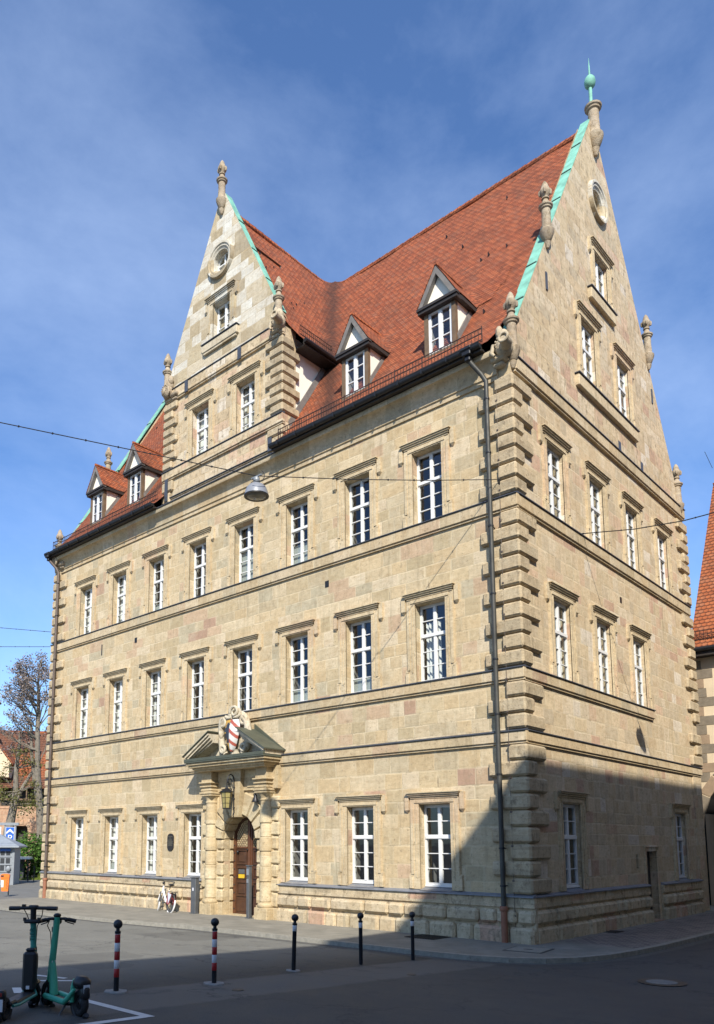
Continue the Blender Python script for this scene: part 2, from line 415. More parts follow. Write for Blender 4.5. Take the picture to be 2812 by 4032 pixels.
    def torus(s, c, R, r, ax=(0, 1, 0), n=24, k=8, a0=0, a1=2 * pi):
        q = Vector((0, 0, 1)).rotation_difference(Vector(ax))
        full = abs(a1 - a0 - 2 * pi) < 1e-6
        cnt = n if full else n + 1
        pts = [Vector(c) + q @ Vector((R * cos(a0 + (a1 - a0) * i / n), R * sin(a0 + (a1 - a0) * i / n), 0)) for i in range(cnt)]
        if not full: s.tube(pts, r, k); return
        vs = []; fs = []
        for i in range(n):
            a = 2 * pi * i / n
            for j in range(k):
                b = 2 * pi * j / k
                vs.append(Vector(c) + q @ Vector(((R + r * cos(b)) * cos(a), (R + r * cos(b)) * sin(a), r * sin(b))))
        for i in range(n):
            for j in range(k):
                fs.append([i * k + j, ((i + 1) % n) * k + j, ((i + 1) % n) * k + (j + 1) % k, i * k + (j + 1) % k])
        s.add(vs, fs)
    def build(s, name, mats, parent=None, smooth=None, off=None):
        me = bpy.data.meshes.new(name)
        o = Vector(off) if off is not None else (ROOTLOC.get(parent.name, Vector()) if parent is not None else Vector())
        me.from_pydata([tuple(Vector(v) - o) for v in s.v], [], s.f)
        if not isinstance(mats, (list, tuple)): mats = [mats]
        for mm in mats: me.materials.append(mm)
        if len(mats) > 1: me.polygons.foreach_set('material_index', s.mi)
        bm = bmesh.new(); bm.from_mesh(me)
        bmesh.ops.recalc_face_normals(bm, faces=bm.faces); bm.to_mesh(me); bm.free()
        if smooth is not None:
            me.polygons.foreach_set('use_smooth', [True] * len(me.polygons))
            me.set_sharp_from_angle(angle=radians(smooth))
        me.update()
        ob = bpy.data.objects.new(name, me); COL.objects.link(ob)
        if parent is not None:
            ob.parent = parent; ROOTLOC[ob.name] = o
        elif off is not None: ob.location = o
        return ob
ROOTLOC = {}
def tag(o, label, cat, group=None):
    o['label'] = label; o['category'] = cat
    if group: o['group'] = group
    return o
def thing(name, loc, label, cat, group=None, rz=0.0):
    o = bpy.data.objects.new(name, None); COL.objects.link(o)
    o.empty_display_size = 0.3
    o.location = loc; o.rotation_euler = (0, 0, rz)
    ROOTLOC[o.name] = Vector(loc) if rz == 0 else Vector()
    return tag(o, label, cat, group)
def struct(o, label=None):
    o['kind'] = 'structure'
    if label: o['label'] = label
    return o
def children(o): return [c for c in bpy.data.objects if c.parent == o]
def dup(o, loc, rz=None, label=None, parent=None):
    c = o.copy(); COL.objects.link(c)
    if parent is not None: c.parent = parent
    else:
        c.location = loc
        if rz is not None: c.rotation_euler = (0, 0, rz)
        if label: c['label'] = label
    for ch in children(o): dup(ch, None, None, None, c)
    return c
def text_mesh(name, body, size, mat, parent, mw, extrude=0.002, align='CENTER'):
    cu = bpy.data.curves.new(name, 'FONT'); cu.body = body; cu.size = size
    cu.align_x = align; cu.align_y = 'CENTER'; cu.extrude = extrude
    tmp = bpy.data.objects.new(name + '_tmp', cu); COL.objects.link(tmp)
    bpy.context.view_layer.update()
    me = bpy.data.meshes.new_from_object(tmp.evaluated_get(bpy.context.evaluated_depsgraph_get()))
    bpy.data.objects.remove(tmp); bpy.data.curves.remove(cu)
    me.name = name; me.materials.clear(); me.materials.append(mat)
    me.transform(mw)
    o = bpy.data.objects.new(name, me); COL.objects.link(o)
    if parent is not None: o.parent = parent
    return o

# ================================================================== GROUND
def smooth01(a, b, x):
    t = max(0, min(1, (x - a) / (b - a))); return t * t * (3 - 2 * t)
def gz(x, y):
    """height of the carriageway: the street rises towards the viewer"""
    d = max(0.0, -(y + 3.3))
    if d > 30: d = 30
    return -0.13 + 0.0455 * d
def asphalt():
    t = NT('asphalt'); p = t.pos(); x, y, z = t.xyz(p)
    fine = t.noise(p, 60, 6, 0.75); mid = t.noise(p, 2.2, 6, 0.65); big = t.noise(p, 0.35, 4, 0.6)
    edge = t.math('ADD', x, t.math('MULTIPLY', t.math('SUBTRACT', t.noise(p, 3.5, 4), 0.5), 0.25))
    # three lanes of differently aged surfacing along the street, toned down as painted shade
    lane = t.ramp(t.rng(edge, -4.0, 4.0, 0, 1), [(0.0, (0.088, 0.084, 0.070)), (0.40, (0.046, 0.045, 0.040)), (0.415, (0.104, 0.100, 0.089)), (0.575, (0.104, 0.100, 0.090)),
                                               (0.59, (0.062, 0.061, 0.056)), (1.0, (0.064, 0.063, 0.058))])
    far = t.mix(t.rng(x, -1.2, -3.6, 0, 1), lane, (0.150, 0.148, 0.130))  # paler tone painted in where the sun reaches the street
    f = t.math('MULTIPLY', t.rng(fine, 0.25, 0.75, 0.55, 1.45), t.math('MULTIPLY', t.rng(mid, 0.25, 0.75, 0.82, 1.18), t.rng(big, 0.3, 0.7, 0.88, 1.12)))
    c = t.mix(1.0, far, t.comb(f, f, f), 'MULTIPLY')
    cr = t.n.new('ShaderNodeTexVoronoi'); cr.feature = 'DISTANCE_TO_EDGE'; cr.inputs['Scale'].default_value = 0.22
    wv = t.n.new('ShaderNodeVectorMath'); wv.operation = 'ADD'
    t.l.new(p, wv.inputs[0]); t.l.new(t.vscale(t.comb(t.noise(p, 1.5, 5), t.noise(p, 1.7, 5), 0.0), (1.8, 1.8, 0)), wv.inputs[1])
    t.l.new(wv.outputs[0], cr.inputs['Vector'])
    c = t.mix(t.rng(cr.outputs['Distance'], 0.0, 0.008, 0.75, 0), c, (0.03, 0.03, 0.03))
    st = t.noise(p, 1.1, 4, 0.6)
    c = t.mix(t.rng(st, 0.58, 0.66, 0, 0.4), c, (0.045, 0.045, 0.045))
    # rectangular repair patches
    pv = t.n.new('ShaderNodeTexVoronoi'); pv.distance = 'CHEBYCHEV'; pv.inputs['Scale'].default_value = 0.30; pv.inputs['Randomness'].default_value = 0.9
    t.l.new(p, pv.inputs['Vector'])
    pr_ = t.math('GREATER_THAN', t.xyz(pv.outputs['Color'])[0], 0.72)
    inp = t.math('LESS_THAN', pv.outputs['Distance'], 0.33)
    c = t.mix(t.math('MULTIPLY', t.math('MULTIPLY', pr_, inp), 0.30), c, (0.045, 0.044, 0.042))
    t.color(c); t.rough(t.rng(mid, 0.3, 0.7, 0.72, 0.92))
    t.bump(fine, 0.5, 0.012)
    return t.m
def paving():
    t = NT('paving'); p = t.pos(); x, y, z = t.xyz(p)
    fine = t.noise(p, 40, 5, 0.7); mid = t.noise(p, 1.6, 5, 0.65)
    def grid(sx, sy, off):
        r = t.math('FLOOR', t.math('DIVIDE', y, sy)); fy = t.math('FRACT', t.math('DIVIDE', y, sy))
        ux = t.math('ADD', t.math('DIVIDE', x, sx), t.math('MULTIPLY', t.math('MODULO', t.math('ADD', r, 400), 2.0), off))
        cx = t.math('FLOOR', ux); fx = t.math('FRACT', ux)
        e = t.math('MINIMUM', t.math('MULTIPLY', t.math('MINIMUM', fx, t.math('SUBTRACT', 1.0, fx)), sx),
                   t.math('MULTIPLY', t.math('MINIMUM', fy, t.math('SUBTRACT', 1.0, fy)), sy))
        return e, t.white(t.comb(cx, r, 0.0))[0]
    e1, v1 = grid(0.5, 0.33, 0.5)
    e2, v2 = grid(0.24, 0.16, 0.5)
    slab = t.mix(t.rng(e1, 0.004, 0.012, 0.5, 0), t.ramp(v1, [(0, (0.185, 0.172, 0.138)), (1, (0.225, 0.208, 0.168))]), (0.16, 0.15, 0.12))
    sett = t.mix(t.rng(e2, 0.008, 0.024, 0.8, 0), t.ramp(v2, [(0, (0.105, 0.085, 0.075)), (0.6, (0.155, 0.13, 0.115)), (1, (0.20, 0.165, 0.14))]), (0.26, 0.23, 0.19))
    k = t.math('MULTIPLY', t.math('GREATER_THAN', x, 0.35), t.math('MULTIPLY', t.math('GREATER_THAN', y, 0.9), t.math('LESS_THAN', x, 2.1)))
    c = t.mix(k, slab, sett)
    # the paving left of the building is plain asphalt
    c = t.mix(t.rng(t.math('ADD', x, t.noise(p, 1.3)), -22.6, -22.2, 1, 0), c, (0.145, 0.14, 0.125))
    f = t.math('MULTIPLY', t.rng(fine, 0.2, 0.8, 0.85, 1.15), t.rng(mid, 0.25, 0.75, 0.8, 1.2))
    c = t.mix(1.0, c, t.comb(f, f, f), 'MULTIPLY')
    st = t.noise(p, 2.6, 5, 0.7)
    c = t.mix(t.rng(st, 0.6, 0.7, 0, 0.35), c, (0.10, 0.092, 0.08))
    t.color(c); t.rough(0.9); t.bump(t.math('ADD', fine, t.math('MULTIPLY', t.math('MINIMUM', e1, 0.02), 20.0)), 0.4, 0.008)
    return t.m
ASPH = asphalt(); PAVE = paving()
KERBM = plain('granite_kerb', (0.25, 0.235, 0.195), 0.85, 0, 0.25, 9, 0.4)

g = M()
xs = [-900, -300, -120] + [-60 + 3 * i for i in range(14)] + [-18 + 1.5 * i for i in range(24)] + [24, 40, 120, 300, 900]
ys = [-900, -300, -100, -60, -45, -33.3] + [-30 + 1.5 * i for i in range(18)] + [-3.3, 0, 3, 8, 20, 40, 80, 120, 300, 900]
vi = [[(x, y, gz(x, y)) for x in xs] for y in ys]
g.add([v for r in vi for v in r], [[j * len(xs) + i, j * len(xs) + i + 1, (j + 1) * len(xs) + i + 1, (j + 1) * len(xs) + i]
                                   for j in range(len(ys) - 1) for i in range(len(xs) - 1)])
struct(g.build('road', ASPH))

# pavement round the building with a rounded corner
edge = [(-60, 4.0), (-42, 0.2), (-31, -2.3), (-24, -3.55), (-19, -3.95), (-15.5, -4.0), (-12.4, -3.72), (-10.3, -3.35), (-9, -3.08), (-6, -2.97), (-3, -2.92), (-0.9, -2.88)]
edge += [(0.0, -2.78), (0.75, -2.52), (1.35, -2.08), (1.8, -1.4), (2.08, -0.5), (2.22, 0.6), (2.32, 2.0), (2.38, 5.5), (2.4, 14), (2.4, 60)]
def inset(pl, d):
    out = []
    for i, p in enumerate(pl):
        a = Vector(pl[max(i - 1, 0)]); b = Vector(pl[min(i + 1, len(pl) - 1)])
        t = (b - a).normalized(); out.append((p[0] - t.y * d, p[1] + t.x * d))
    return out
inn = inset(edge, 0.16)
pv = M()
back = [(i[0], 60.0) for i in inn]
n = len(inn)
pv.add([(a, b, -0.03) for a, b in inn] + [(min(a, 2.2), max(60.0, b), -0.03) for a, b in back],
       [[i, i + 1, n + i + 1, n + i] for i in range(n - 1)])
struct(pv.build('pavement', PAVE))
kb = M()
for i in range(len(edge) - 1):
    (a, b), (c, d) = edge[i], edge[i + 1]; (e, f), (gx, gy) = inn[i], inn[i + 1]
    L = math.hypot(c - a, d - b); k = max(1, int(L / 1.0))
    for j in range(k):
        t0 = j / k + 0.004 / max(L / k, .1) / k; t1 = (j + 1) / k - 0.004 / max(L / k, .1) / k
        lp = lambda p, q, t: p + (q - p) * t
        o0 = (lp(a, c, t0), lp(b, d, t0)); o1 = (lp(a, c, t1), lp(b, d, t1)); i0 = (lp(e, gx, t0), lp(f, gy, t0)); i1 = (lp(e, gx, t1), lp(f, gy, t1))
        zt = -0.022
        kb.prism([o0, o1, i1, i0], lambda x, y: (x, y, -0.4), lambda x, y: (x, y, zt))
struct(kb.build('kerb', KERBM))
# shallow gutter line of paler stone along the kerb
gt = M()
go = inset(edge, -0.22)
for i in range(len(edge) - 1):
    z = lambda x, y: gz(x, y) + 0.006
    gt.poly([(*edge[i], z(*edge[i])), (*edge[i + 1], z(*edge[i + 1])), (*go[i + 1], z(*go[i + 1])), (*go[i], z(*go[i]))])
struct(gt.build('gutter_strip', plain('gutter_asphalt', (0.10, 0.097, 0.085), 0.9, 0, 0.25, 12, 0.4)))

PAINT = plain('road_paint', (0.60, 0.60, 0.58), 0.7, 0, 0.12, 14)
rm = M()
def strip(pts):
    rm.poly([(x, y, gz(x, y) + 0.005) for x, y in pts])
def line(a, b, w):
    a = Vector(a); b = Vector(b); d = (b - a); nrm = Vector((-d.y, d.x)).normalized() * w / 2
    k = max(1, int(d.length / 0.8))
    for i in range(k):
        p = a + d * i / k; q = a + d * (i + 1) / k
        strip([tuple(p - nrm), tuple(q - nrm), tuple(q + nrm), tuple(p + nrm)])
line((-1.0, -11.84), (1.12, -11.84), 0.13)
line((1.06, -11.9), (1.06, -15.6), 0.13)
line((-1.9, -11.0), (-2.25, -11.55), 0.11)
line((-2.2, -11.0), (-2.75, -11.2), 0.11)
line((-1.9, -12.9), (-0.9, -12.98), 0.10)
line((-1.3, -12.25), (-1.75, -12.05), 0.12)
struct(rm.build('road_marking', PAINT))

# ================================================================== THE SANDSTONE BUILDING
X0, X1, YB = -22.7, 0.0, 13.5          # facade from X0 to X1, depth YB
CY, CX = 6.6, -11.53                    # gable axes
RIDGE = 26.62
BLD = thing('sandstone_building', (-11.35, 6.75, 0), 'large four-storey sandstone building with red tiled roof, two tall gables and white windows', 'building')
F = lambda u, n, z: (u, -n, z)          # street front (y = 0)
G = lambda u, n, z: (n, u, z)           # gable side (x = 0)
FG = F                                  # cross gable stands in the plane of the street front

def clip(poly, planes):
    for (a, b, c) in planes:            # keep a*u + b*z <= c
        out = []
        for i in range(len(poly)):
            p, q = poly[i], poly[(i + 1) % len(poly)]
            dp = a * p[0] + b * p[1] - c; dq = a * q[0] + b * q[1] - c
            if dp <= 0: out.append(p)
            if (dp < 0 < dq) or (dq < 0 < dp):
                t = dp / (dp - dq); out.append((p[0] + (q[0] - p[0]) * t, p[1] + (q[1] - p[1]) * t))
        poly = out
        if not poly: break
    return poly
def wall_sheet(mb, u0, u1, z0, z1, holes, depth=0.24, planes=(), n0=0.0, rings=()):
    us = sorted({u0, u1, *[h[0] for h in holes], *[h[1] for h in holes]}); zs = sorted({z0, z1, *[h[2] for h in holes], *[h[3] for h in holes]})
    us = [u for u in us if u0 <= u <= u1]; zs = [z for z in zs if z0 <= z <= z1]
    for i in range(len(us) - 1):
        for j in range(len(zs) - 1):
            cu, cz = (us[i] + us[i + 1]) / 2, (zs[j] + zs[j + 1]) / 2
            if any(h[0] < cu < h[1] and h[2] < cz < h[3] for h in holes): continue
            p = clip([(us[i], zs[j]), (us[i + 1], zs[j]), (us[i + 1], zs[j + 1]), (us[i], zs[j + 1])], planes)
            if len(p) > 2: mb.poly([(a, n0, b) for a, b in p])
    for h in holes:
        if h in rings: continue
        a, b, c, d = h
        for q in ([(a, c), (a, d)], [(a, d), (b, d)], [(b, d), (b, c)], [(b, c), (a, c)]):
            (p0, p1), (q0, q1) = q
            mb.poly([(p0, n0, p1), (q0, n0, q1), (q0, n0 - depth, q1), (p0, n0 - depth, p1)])
    for h in rings:                     # square hole with a round opening in it
        a, b, c, d = h; cu, cz, R = (a + b) / 2, (c + d) / 2, (b - a) / 2
        N = 32; r = R * 0.62
        cir = []; sq = []
        for i in range(N):
            t = 2 * pi * i / N; k = 1 / max(abs(cos(t)), abs(sin(t)))
            cir.append((cu + r * cos(t), cz + r * sin(t))); sq.append((cu + R * cos(t) * k, cz + R * sin(t) * k))
        for i in range(N):
            j = (i + 1) % N
            mb.poly([(sq[i][0], n0, sq[i][1]), (sq[j][0], n0, sq[j][1]), (cir[j][0], n0, cir[j][1]), (cir[i][0], n0, cir[i][1])])
            mb.poly([(cir[i][0], n0, cir[i][1]), (cir[j][0], n0, cir[j][1]), (cir[j][0], n0 - .5, cir[j][1]), (cir[i][0], n0 - .5, cir[i][1])])

WX = [-20.1, -17.6, -15.1, -12.6, -10.12, -7.61, -5.12, -2.62]     # window axes of the front
WW = 0.98
SG, S2, S3 = (1.12, 3.34), (6.66, 8.87), (11.17, 13.31)
front = []
for i, x in enumerate(WX):
    if i != 4: front.append((x, SG))
    front.append((x, S2)); front.append((x, S3))
gab = [(-12.6, (16.65, 18.66)), (-10.12, (16.65, 18.66))]
gtop = (-11.5, (21.02, 22.48))
YW = [2.41, 5.21, 8.03, 10.95]; WR = 1.07
side = [(YW[0], SG), (YW[3], SG), (YW[0], S2), (YW[1], S2), (YW[2], S2)] + [(y, S3) for y in YW]
side_g = [(5.21, (16.4, 18.52)), (8.03, (16.4, 18.52)), (6.6, (20.0, 21.55))]
H = lambda c, s, w: (c - w / 2, c + w / 2, s[0], s[1])

# --- walls
PC = -10.11                              # portal axis
doorhole = (PC - 0.81, PC + 0.81, -0.1, 3.25)
w = M(F); wall_sheet(w, X0, X1, -0.3, 15.1, [H(x, s, WW) for x, s in front] + [doorhole])
w.build('front_wall', ST, BLD)
sdoor = (7.62, 8.5, -0.1, 2.08)
slit = (6.82, 7.0, 1.58, 2.0)
w = M(G); wall_sheet(w, 0, YB, -0.3, 15.0, [H(y, s, WR) for y, s in side] + [sdoor, slit], 0.3)
w.build('side_wall', ST_R, BLD)
SLG = (27.06 - 15.0) / 6.86              # slope of the side gable
gp = [(-SLG, 1, 27.06 - SLG * CY), (SLG, 1, 27.06 + SLG * CY)]
oc1 = (6.6 - .68, 6.6 + .68, 23.7 - .68, 23.7 + .68)
w = M(G); wall_sheet(w, -0.3, YB + .3, 15.0, 27.1, [H(y, s, WR) for y, s in side_g] + [oc1], 0.3, gp, rings=(oc1,))
w.build('side_gable_wall', ST_G, BLD)
SLC = (27.17 - 20.0) / 3.36              # slope of the cross gable
gc = [(-SLC, 1, 27.17 - SLC * CX), (SLC, 1, 27.17 + SLC * CX)]
oc2 = (-11.56 - .66, -11.56 + .66, 24.14 - .66, 24.14 + .66)
CL, CRT = -14.68, -8.32
w = M(F); wall_sheet(w, CL, CRT, 15.1, 19.98, [H(x, s, WW) for x, s in gab])
w.build('front_wall', ST_G, BLD)
w = M(F); wall_sheet(w, CL - .3, CRT + .3, 19.98, 27.2, [H(gtop[0], gtop[1], WW), oc2], planes=gc, rings=(oc2,))
w.build('front_gable_wall', ST_P, BLD)
# remaining outer walls, the backs of both gables and the plastered sides of the cross gable
w = M()
w.poly([(X0, 0, -.3), (X0, YB, -.3), (X0, YB, 15), (X0, 0, 15)])
w.poly([(X0, -.26, 15), (X0, YB + .26, 15), (X0, CY, 27.06)])
w.poly([(X0, YB, -.3), (X1, YB, -.3), (X1, YB, 15.1), (X0, YB, 15.1)])
w.build('rear_wall', ST, BLD); w = M()
w.poly([(X0 + .5, -.1, 15), (X0 + .5, YB + .1, 15), (X0 + .5, CY, 26.9)])
w.build('rear_wall', ST, BLD)
w = M(); w.poly([(X1 - .5, -.1, 15), (X1 - .5, YB + .1, 15), (X1 - .5, CY, 26.9)])
w.build('rear_wall', ST, BLD); w = M()
w.poly([(CL, .46, 15.1), (CRT, .46, 15.1), (CRT, .46, 20), (CX, .46, 27), (CL, .46, 20)])
w.build('rear_wall', ST, BLD)
for x in (CRT - .02, CL + .02):
    w = M(); w.poly([(x, 0.62, 15.2), (x, 3.6, 15.2), (x, 3.6, 19.75), (x, 0.62, 19.75)]); w.build('plastered_cheek_wall', PLASTER, BLD)
for x in (CRT, CL):
    w = M(); w.box(x - .05, x + .04, 0.0, .62, 15.1, 19.9); w.build('gable_return_wall', ST_G, BLD)

# --- window factory
def window(T, c, z0, z1, w, rows=(2, 3), depth=0.22, stone=ST_T, apron=False, curtain=0, blind=False, hood=True, sill_lead=False, name='window', pale=False, film=0):
    u0, u1 = c - w / 2, c + w / 2; n0 = -depth
    f = M(T); b = 0.06; mh = .036; sa = .018
    zt = z0 + (0.06 if sill_lead else 0.0)
    f.box(u0, u0 + b, n0 - .07, n0, zt, z1); f.box(u1 - b, u1, n0 - .07, n0, zt, z1)
    f.box(u0 + b, u1 - b, n0 - .07, n0, zt, zt + .085); f.box(u0 + b, u1 - b, n0 - .07, n0, z1 - b, z1)
    f.box(u0 + .02, u1 - .02, n0, n0 + .05, zt, zt + .045)
    f.box(c - mh, c + mh, n0 - .06, n0 + .022, zt + .087, z1 - b)
    Hh = z1 - b - zt - .085; za = zt + .085
    if len(rows) == 2:
        tz = za + Hh * 0.605
        f.box(u0 + b, u1 - b, n0 - .065, n0 + .04, tz - .042, tz + .042)
        secs = [(za, tz - .042, rows[1]), (tz + .042, z1 - b, rows[0])]
    else: secs = [(za, z1 - b, rows[0])]
    for s0, s1, k in secs:
        for sgn in (-1, 1):
            a, d = (u0 + b, c - mh) if sgn < 0 else (c + mh, u1 - b)
            f.box(a, a + sa, n0 - .05, n0 + .008, s0, s1); f.box(d - sa, d, n0 - .05, n0 + .008, s0, s1)
            f.box(a + sa, d - sa, n0 - .05, n0 + .008, s0, s0 + sa); f.box(a + sa, d - sa, n0 - .05, n0 + .008, s1 - sa, s1)
            for i in range(1, k):
                z = s0 + (s1 - s0) * i / k
                f.box(a + sa, d - sa, n0 - .045, n0 + .004, z - .012, z + .012)
    fr = f.build(name, WHITE, BLD)
    p = M(T)
    for a, d in ((u0 + b - .01, c - .02), (c + .02, u1 - b + .01)):
        for s0, s1, k in secs: p.poly([(a, n0 - .03, s0 + .01), (d, n0 - .03, s0 + .01), (d, n0 - .03, s1 - .01), (a, n0 - .03, s1 - .01)])
    p.build('pane', GLASS, fr)
    r = M(T); e = n0 - .075; k = .15; sp = .03
    A = [(u0, z0), (u1, z0), (u1, z1), (u0, z1)]; B = [(u0 - sp, z0 - .05), (u1 + sp, z0 - .05), (u1 + sp, z1 + sp), (u0 - sp, z1 + sp)]
    for i in range(4):
        j = (i + 1) % 4
        r.poly([(A[i][0], e, A[i][1]), (A[j][0], e, A[j][1]), (B[j][0], e - k, B[j][1]), (B[i][0], e - k, B[i][1])])
    r.cur = 1
    x0, x1, y1, ya, yb = u0 - .55, u1 + .55, e - 2.6, z0 - .9, z1 + .35
    K = e - k
    r.poly([(x0, K, ya), (x0, y1, ya), (x0, y1, yb), (x0, K, yb)]); r.poly([(x1, K, ya), (x1, y1, ya), (x1, y1, yb), (x1, K, yb)])
    r.poly([(x0, y1, ya), (x1, y1, ya), (x1, y1, yb), (x0, y1, yb)])
    r.poly([(x0, K, ya), (x1, K, ya), (x1, y1, ya), (x0, y1, ya)]); r.poly([(x0, K, yb), (x1, K, yb), (x1, y1, yb), (x0, y1, yb)])
    for q in ([(x0, ya), (B[0][0], ya), (B[0][0], yb), (x0, yb)], [(B[1][0], ya), (x1, ya), (x1, yb), (B[1][0], yb)],
              [(B[0][0], ya), (B[1][0], ya), B[1], B[0]], [B[3], B[2], (B[2][0], yb), (B[3][0], yb)]):
        r.poly([(a, K, b2) for a, b2 in q])
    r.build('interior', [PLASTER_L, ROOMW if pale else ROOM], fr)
    if curtain:
        cu = M(T); N = 14
        for (a, d) in (((u0 + .02, u0 + .02 + w * .36 * curtain), (u1 - .02 - w * .3 * curtain, u1 - .02))):
            for i in range(N):
                f0 = a + (d - a) * i / N; f1 = a + (d - a) * (i + 1) / N
                h0 = e - .12 + .03 * sin(i * 1.9); h1 = e - .12 + .03 * sin((i + 1) * 1.9)
                cu.poly([(f0, h0, z0 + .06), (f1, h1, z0 + .06), (f1, h1, z1), (f0, h0, z1)])
        cu.build('curtain', CURT, fr)
    if film:
        cu = M(T); cu.poly([(u0 + .03, e - .03, z0 + .05), (u1 - .03, e - .03, z0 + .05), (u1 - .03, e - .03, z0 + film * (z1 - z0)), (u0 + .03, e - .03, z0 + film * (z1 - z0))]); cu.build('window_film', FILM, fr)
    if blind:
        cu = M(T)
        for i in range(9):
            a = u0 + .08 + i * .1
            if i > 4 and i < 8: continue
            cu.poly([(a, e - .1, z0 + .1), (a + .055, e - .17, z0 + .1), (a + .055, e - .17, z1 - .45), (a, e - .1, z1 - .45)])
        cu.build('blind', CURT, fr)
    if hood:
        s = M(T); j = 0.265
        # architrave with an inner bead
        for a, d, sg in ((u0 - j, u0, -1), (u1, u1 + j, 1)):
            s.box(a, d, -.02, .045, z0, z1 + .02)
            if sg < 0: s.box(a + .015, a + .10, .045, .07, z0 + .38, z1); s.box(a + .16, a + .19, .045, .06, z0 + .3, z1)
            else: s.box(d - .10, d - .015, .045, .07, z0 + .38, z1); s.box(d - .19, d - .16, .045, .06, z0 + .3, z1)
        s.box(u0 - j, u1 + j, -.02, .046, z1 + .02, z1 + .16)
        s.box(u0 - .12, u1 + .12, .045, .068, z1 + .05, z1 + .14)
        zt2 = z1 + .16
        for k2, (dz, pr, ex) in enumerate(((.05, .07, .03), (.045, .105, .06), (.045, .14, .095), (.035, .175, .13))):
            s.box(u0 - j - ex + .05, u1 + j + ex - .05, -.02, pr, zt2, zt2 + dz - .006); zt2 += dz
        for sg in (-1, 1):
            ux = (u0 - j - .10) if sg < 0 else (u1 + j + .10)
            s.box(ux - .065, ux + .065, -.02, .075, z1 - .14, zt2 - .03)
            s.add([(ux - .065, -.02, z1 - .14), (ux + .065, -.02, z1 - .14), (ux + .065, .075, z1 - .14), (ux - .065, .075, z1 - .14), (ux, .0, z1 - .24)],
                  [[0, 1, 4], [1, 2, 4], [2, 3, 4], [3, 0, 4]])
            # stepped foot blocks of the jambs
            uf = (u0 - j) if sg < 0 else (u1 + j)
            s.box(uf - .06, uf + .06, -.02, .075, z0, z0 + .30, .012)
            for q in range(3): s.box(uf - .05, uf + .05, -.02, .072 - .018 * q, z0 + .305 + .035 * q, z0 + .335 + .035 * q)
        s.build('surround', stone, fr)
    if apron:
        s = M(T)
        s.box(u0 - j - .22, u1 + j + .22, -.02, .13, z0 - .36, z0 - .045, .02)
        s.box(u0 - j - .15, u1 + j + .15, -.02, .10, z0 - .43, z0 - .365)
        s.build('apron', stone, fr)
        s = M(T); s.box(u0 - j - .25, u1 + j + .25, -.02, .17, z0 - .04, z0 - .012); s.build('sill_flashing', LEAD, fr)
    if sill_lead:
        s = M(T)
        s.add([(u0, -depth, z0 + .055), (u1, -depth, z0 + .055), (u1, .10, z0 - .03), (u0, .10, z0 - .03)], [[0, 1, 2, 3]])
        s.build('sill_flashing', LEADL, fr)
    return fr
FILMS = {(5, S3): .38, (6, S2): .24, (5, S2): .22, (4, S3): .60, (2, S3): .2, (1, SG): .2}
for i, (x, s) in enumerate(front):
    far = x < -16.5
    window(F, x, s[0], s[1], WW, curtain=0.8 if far else (0.35 if (x < -13 and s is not S3) else 0),
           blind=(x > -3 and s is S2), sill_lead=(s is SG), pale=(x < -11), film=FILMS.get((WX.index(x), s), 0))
for x, s in gab: window(F, x, s[0], s[1], WW, curtain=0.6 if x < -12 else 0.3)
window(F, gtop[0], *gtop[1], WW, rows=(3,), stone=ST_P, apron=True)
for y, s in side: window(G, y, s[0], s[1], WR, depth=0.11, sill_lead=(s is SG), pale=True, curtain=0.35 if s is S2 else 0)
for y, s in side_g: window(G, y, s[0], s[1], WR, depth=0.11, stone=ST_T, apron=False, rows=(2, 2) if s[0] < 19 else (3,), pale=True)
# shared sill aprons of the side gable
for a, b, z in ((4.12, 8.9, 16.4), (5.45, 7.45, 20.0)):
    s = M(G); s.box(a, b, -.02, .13, z - .42, z - .045, .02); s.build('apron', ST_T, BLD)
    s = M(G); s.box(a - .04, b + .04, -.02, .17, z - .04, z - .012); s.build('sill_flashing', LEAD, BLD)
# one shared sill under the three second-storey side windows is the string course below

# --- round windows
for T, (cu, cz) in ((G, (6.6, 23.7)), (F, (-11.56, 24.14))):
    o = M(T); R = .42; N = 36
    prof = [(R, -.05), (R, .03), (R + .07, .05), (R + .10, .09), (R + .16, .09), (R + .19, .13), (R + .27, .13), (R + .29, .02), (R + .29, -.05)]
    vs = []; fs = []
    for i in range(N):
        t = 2 * pi * i / N
        vs += [(cu + r * cos(t), nn, cz + r * sin(t)) for r, nn in prof]
    k = len(prof)
    for i in range(N):
        for j in range(k - 1): fs.append([i * k + j, ((i + 1) % N) * k + j, ((i + 1) % N) * k + j + 1, i * k + j + 1])
    o.add(vs, fs)
    ow = o.build('round_window', ST_P, BLD, 40)
    f = M(T)
    f.add([(cu + q * cos(2 * pi * i / N), nn, cz + q * sin(2 * pi * i / N)) for i in range(N) for q, nn in ((.425, -.20), (.36, -.18), (.36, -.26))],
          [[i * 3 + j, ((i + 1) % N) * 3 + j, ((i + 1) % N) * 3 + j + 1, i * 3 + j + 1] for i in range(N) for j in (0, 1)])
    f.box(cu - .03, cu + .03, -.26, -.185, cz - .37, cz + .37); f.box(cu - .37, cu + .37, -.255, -.19, cz - .02, cz + .02)
    f.build('frame', WHITE, ow)
    p = M(T); p.poly([(cu + .37 * cos(2 * pi * i / N), -.23, cz + .37 * sin(2 * pi * i / N)) for i in range(N)]); p.build('pane', GLASS, ow)
    p = M(T); p.box(cu - 1, cu + 1, -2.2, -.52, cz - 1, cz + .5); p.f = p.f[:3] + p.f[4:]; p.mi = p.mi[1:]; p.build('interior', ROOM, ow)

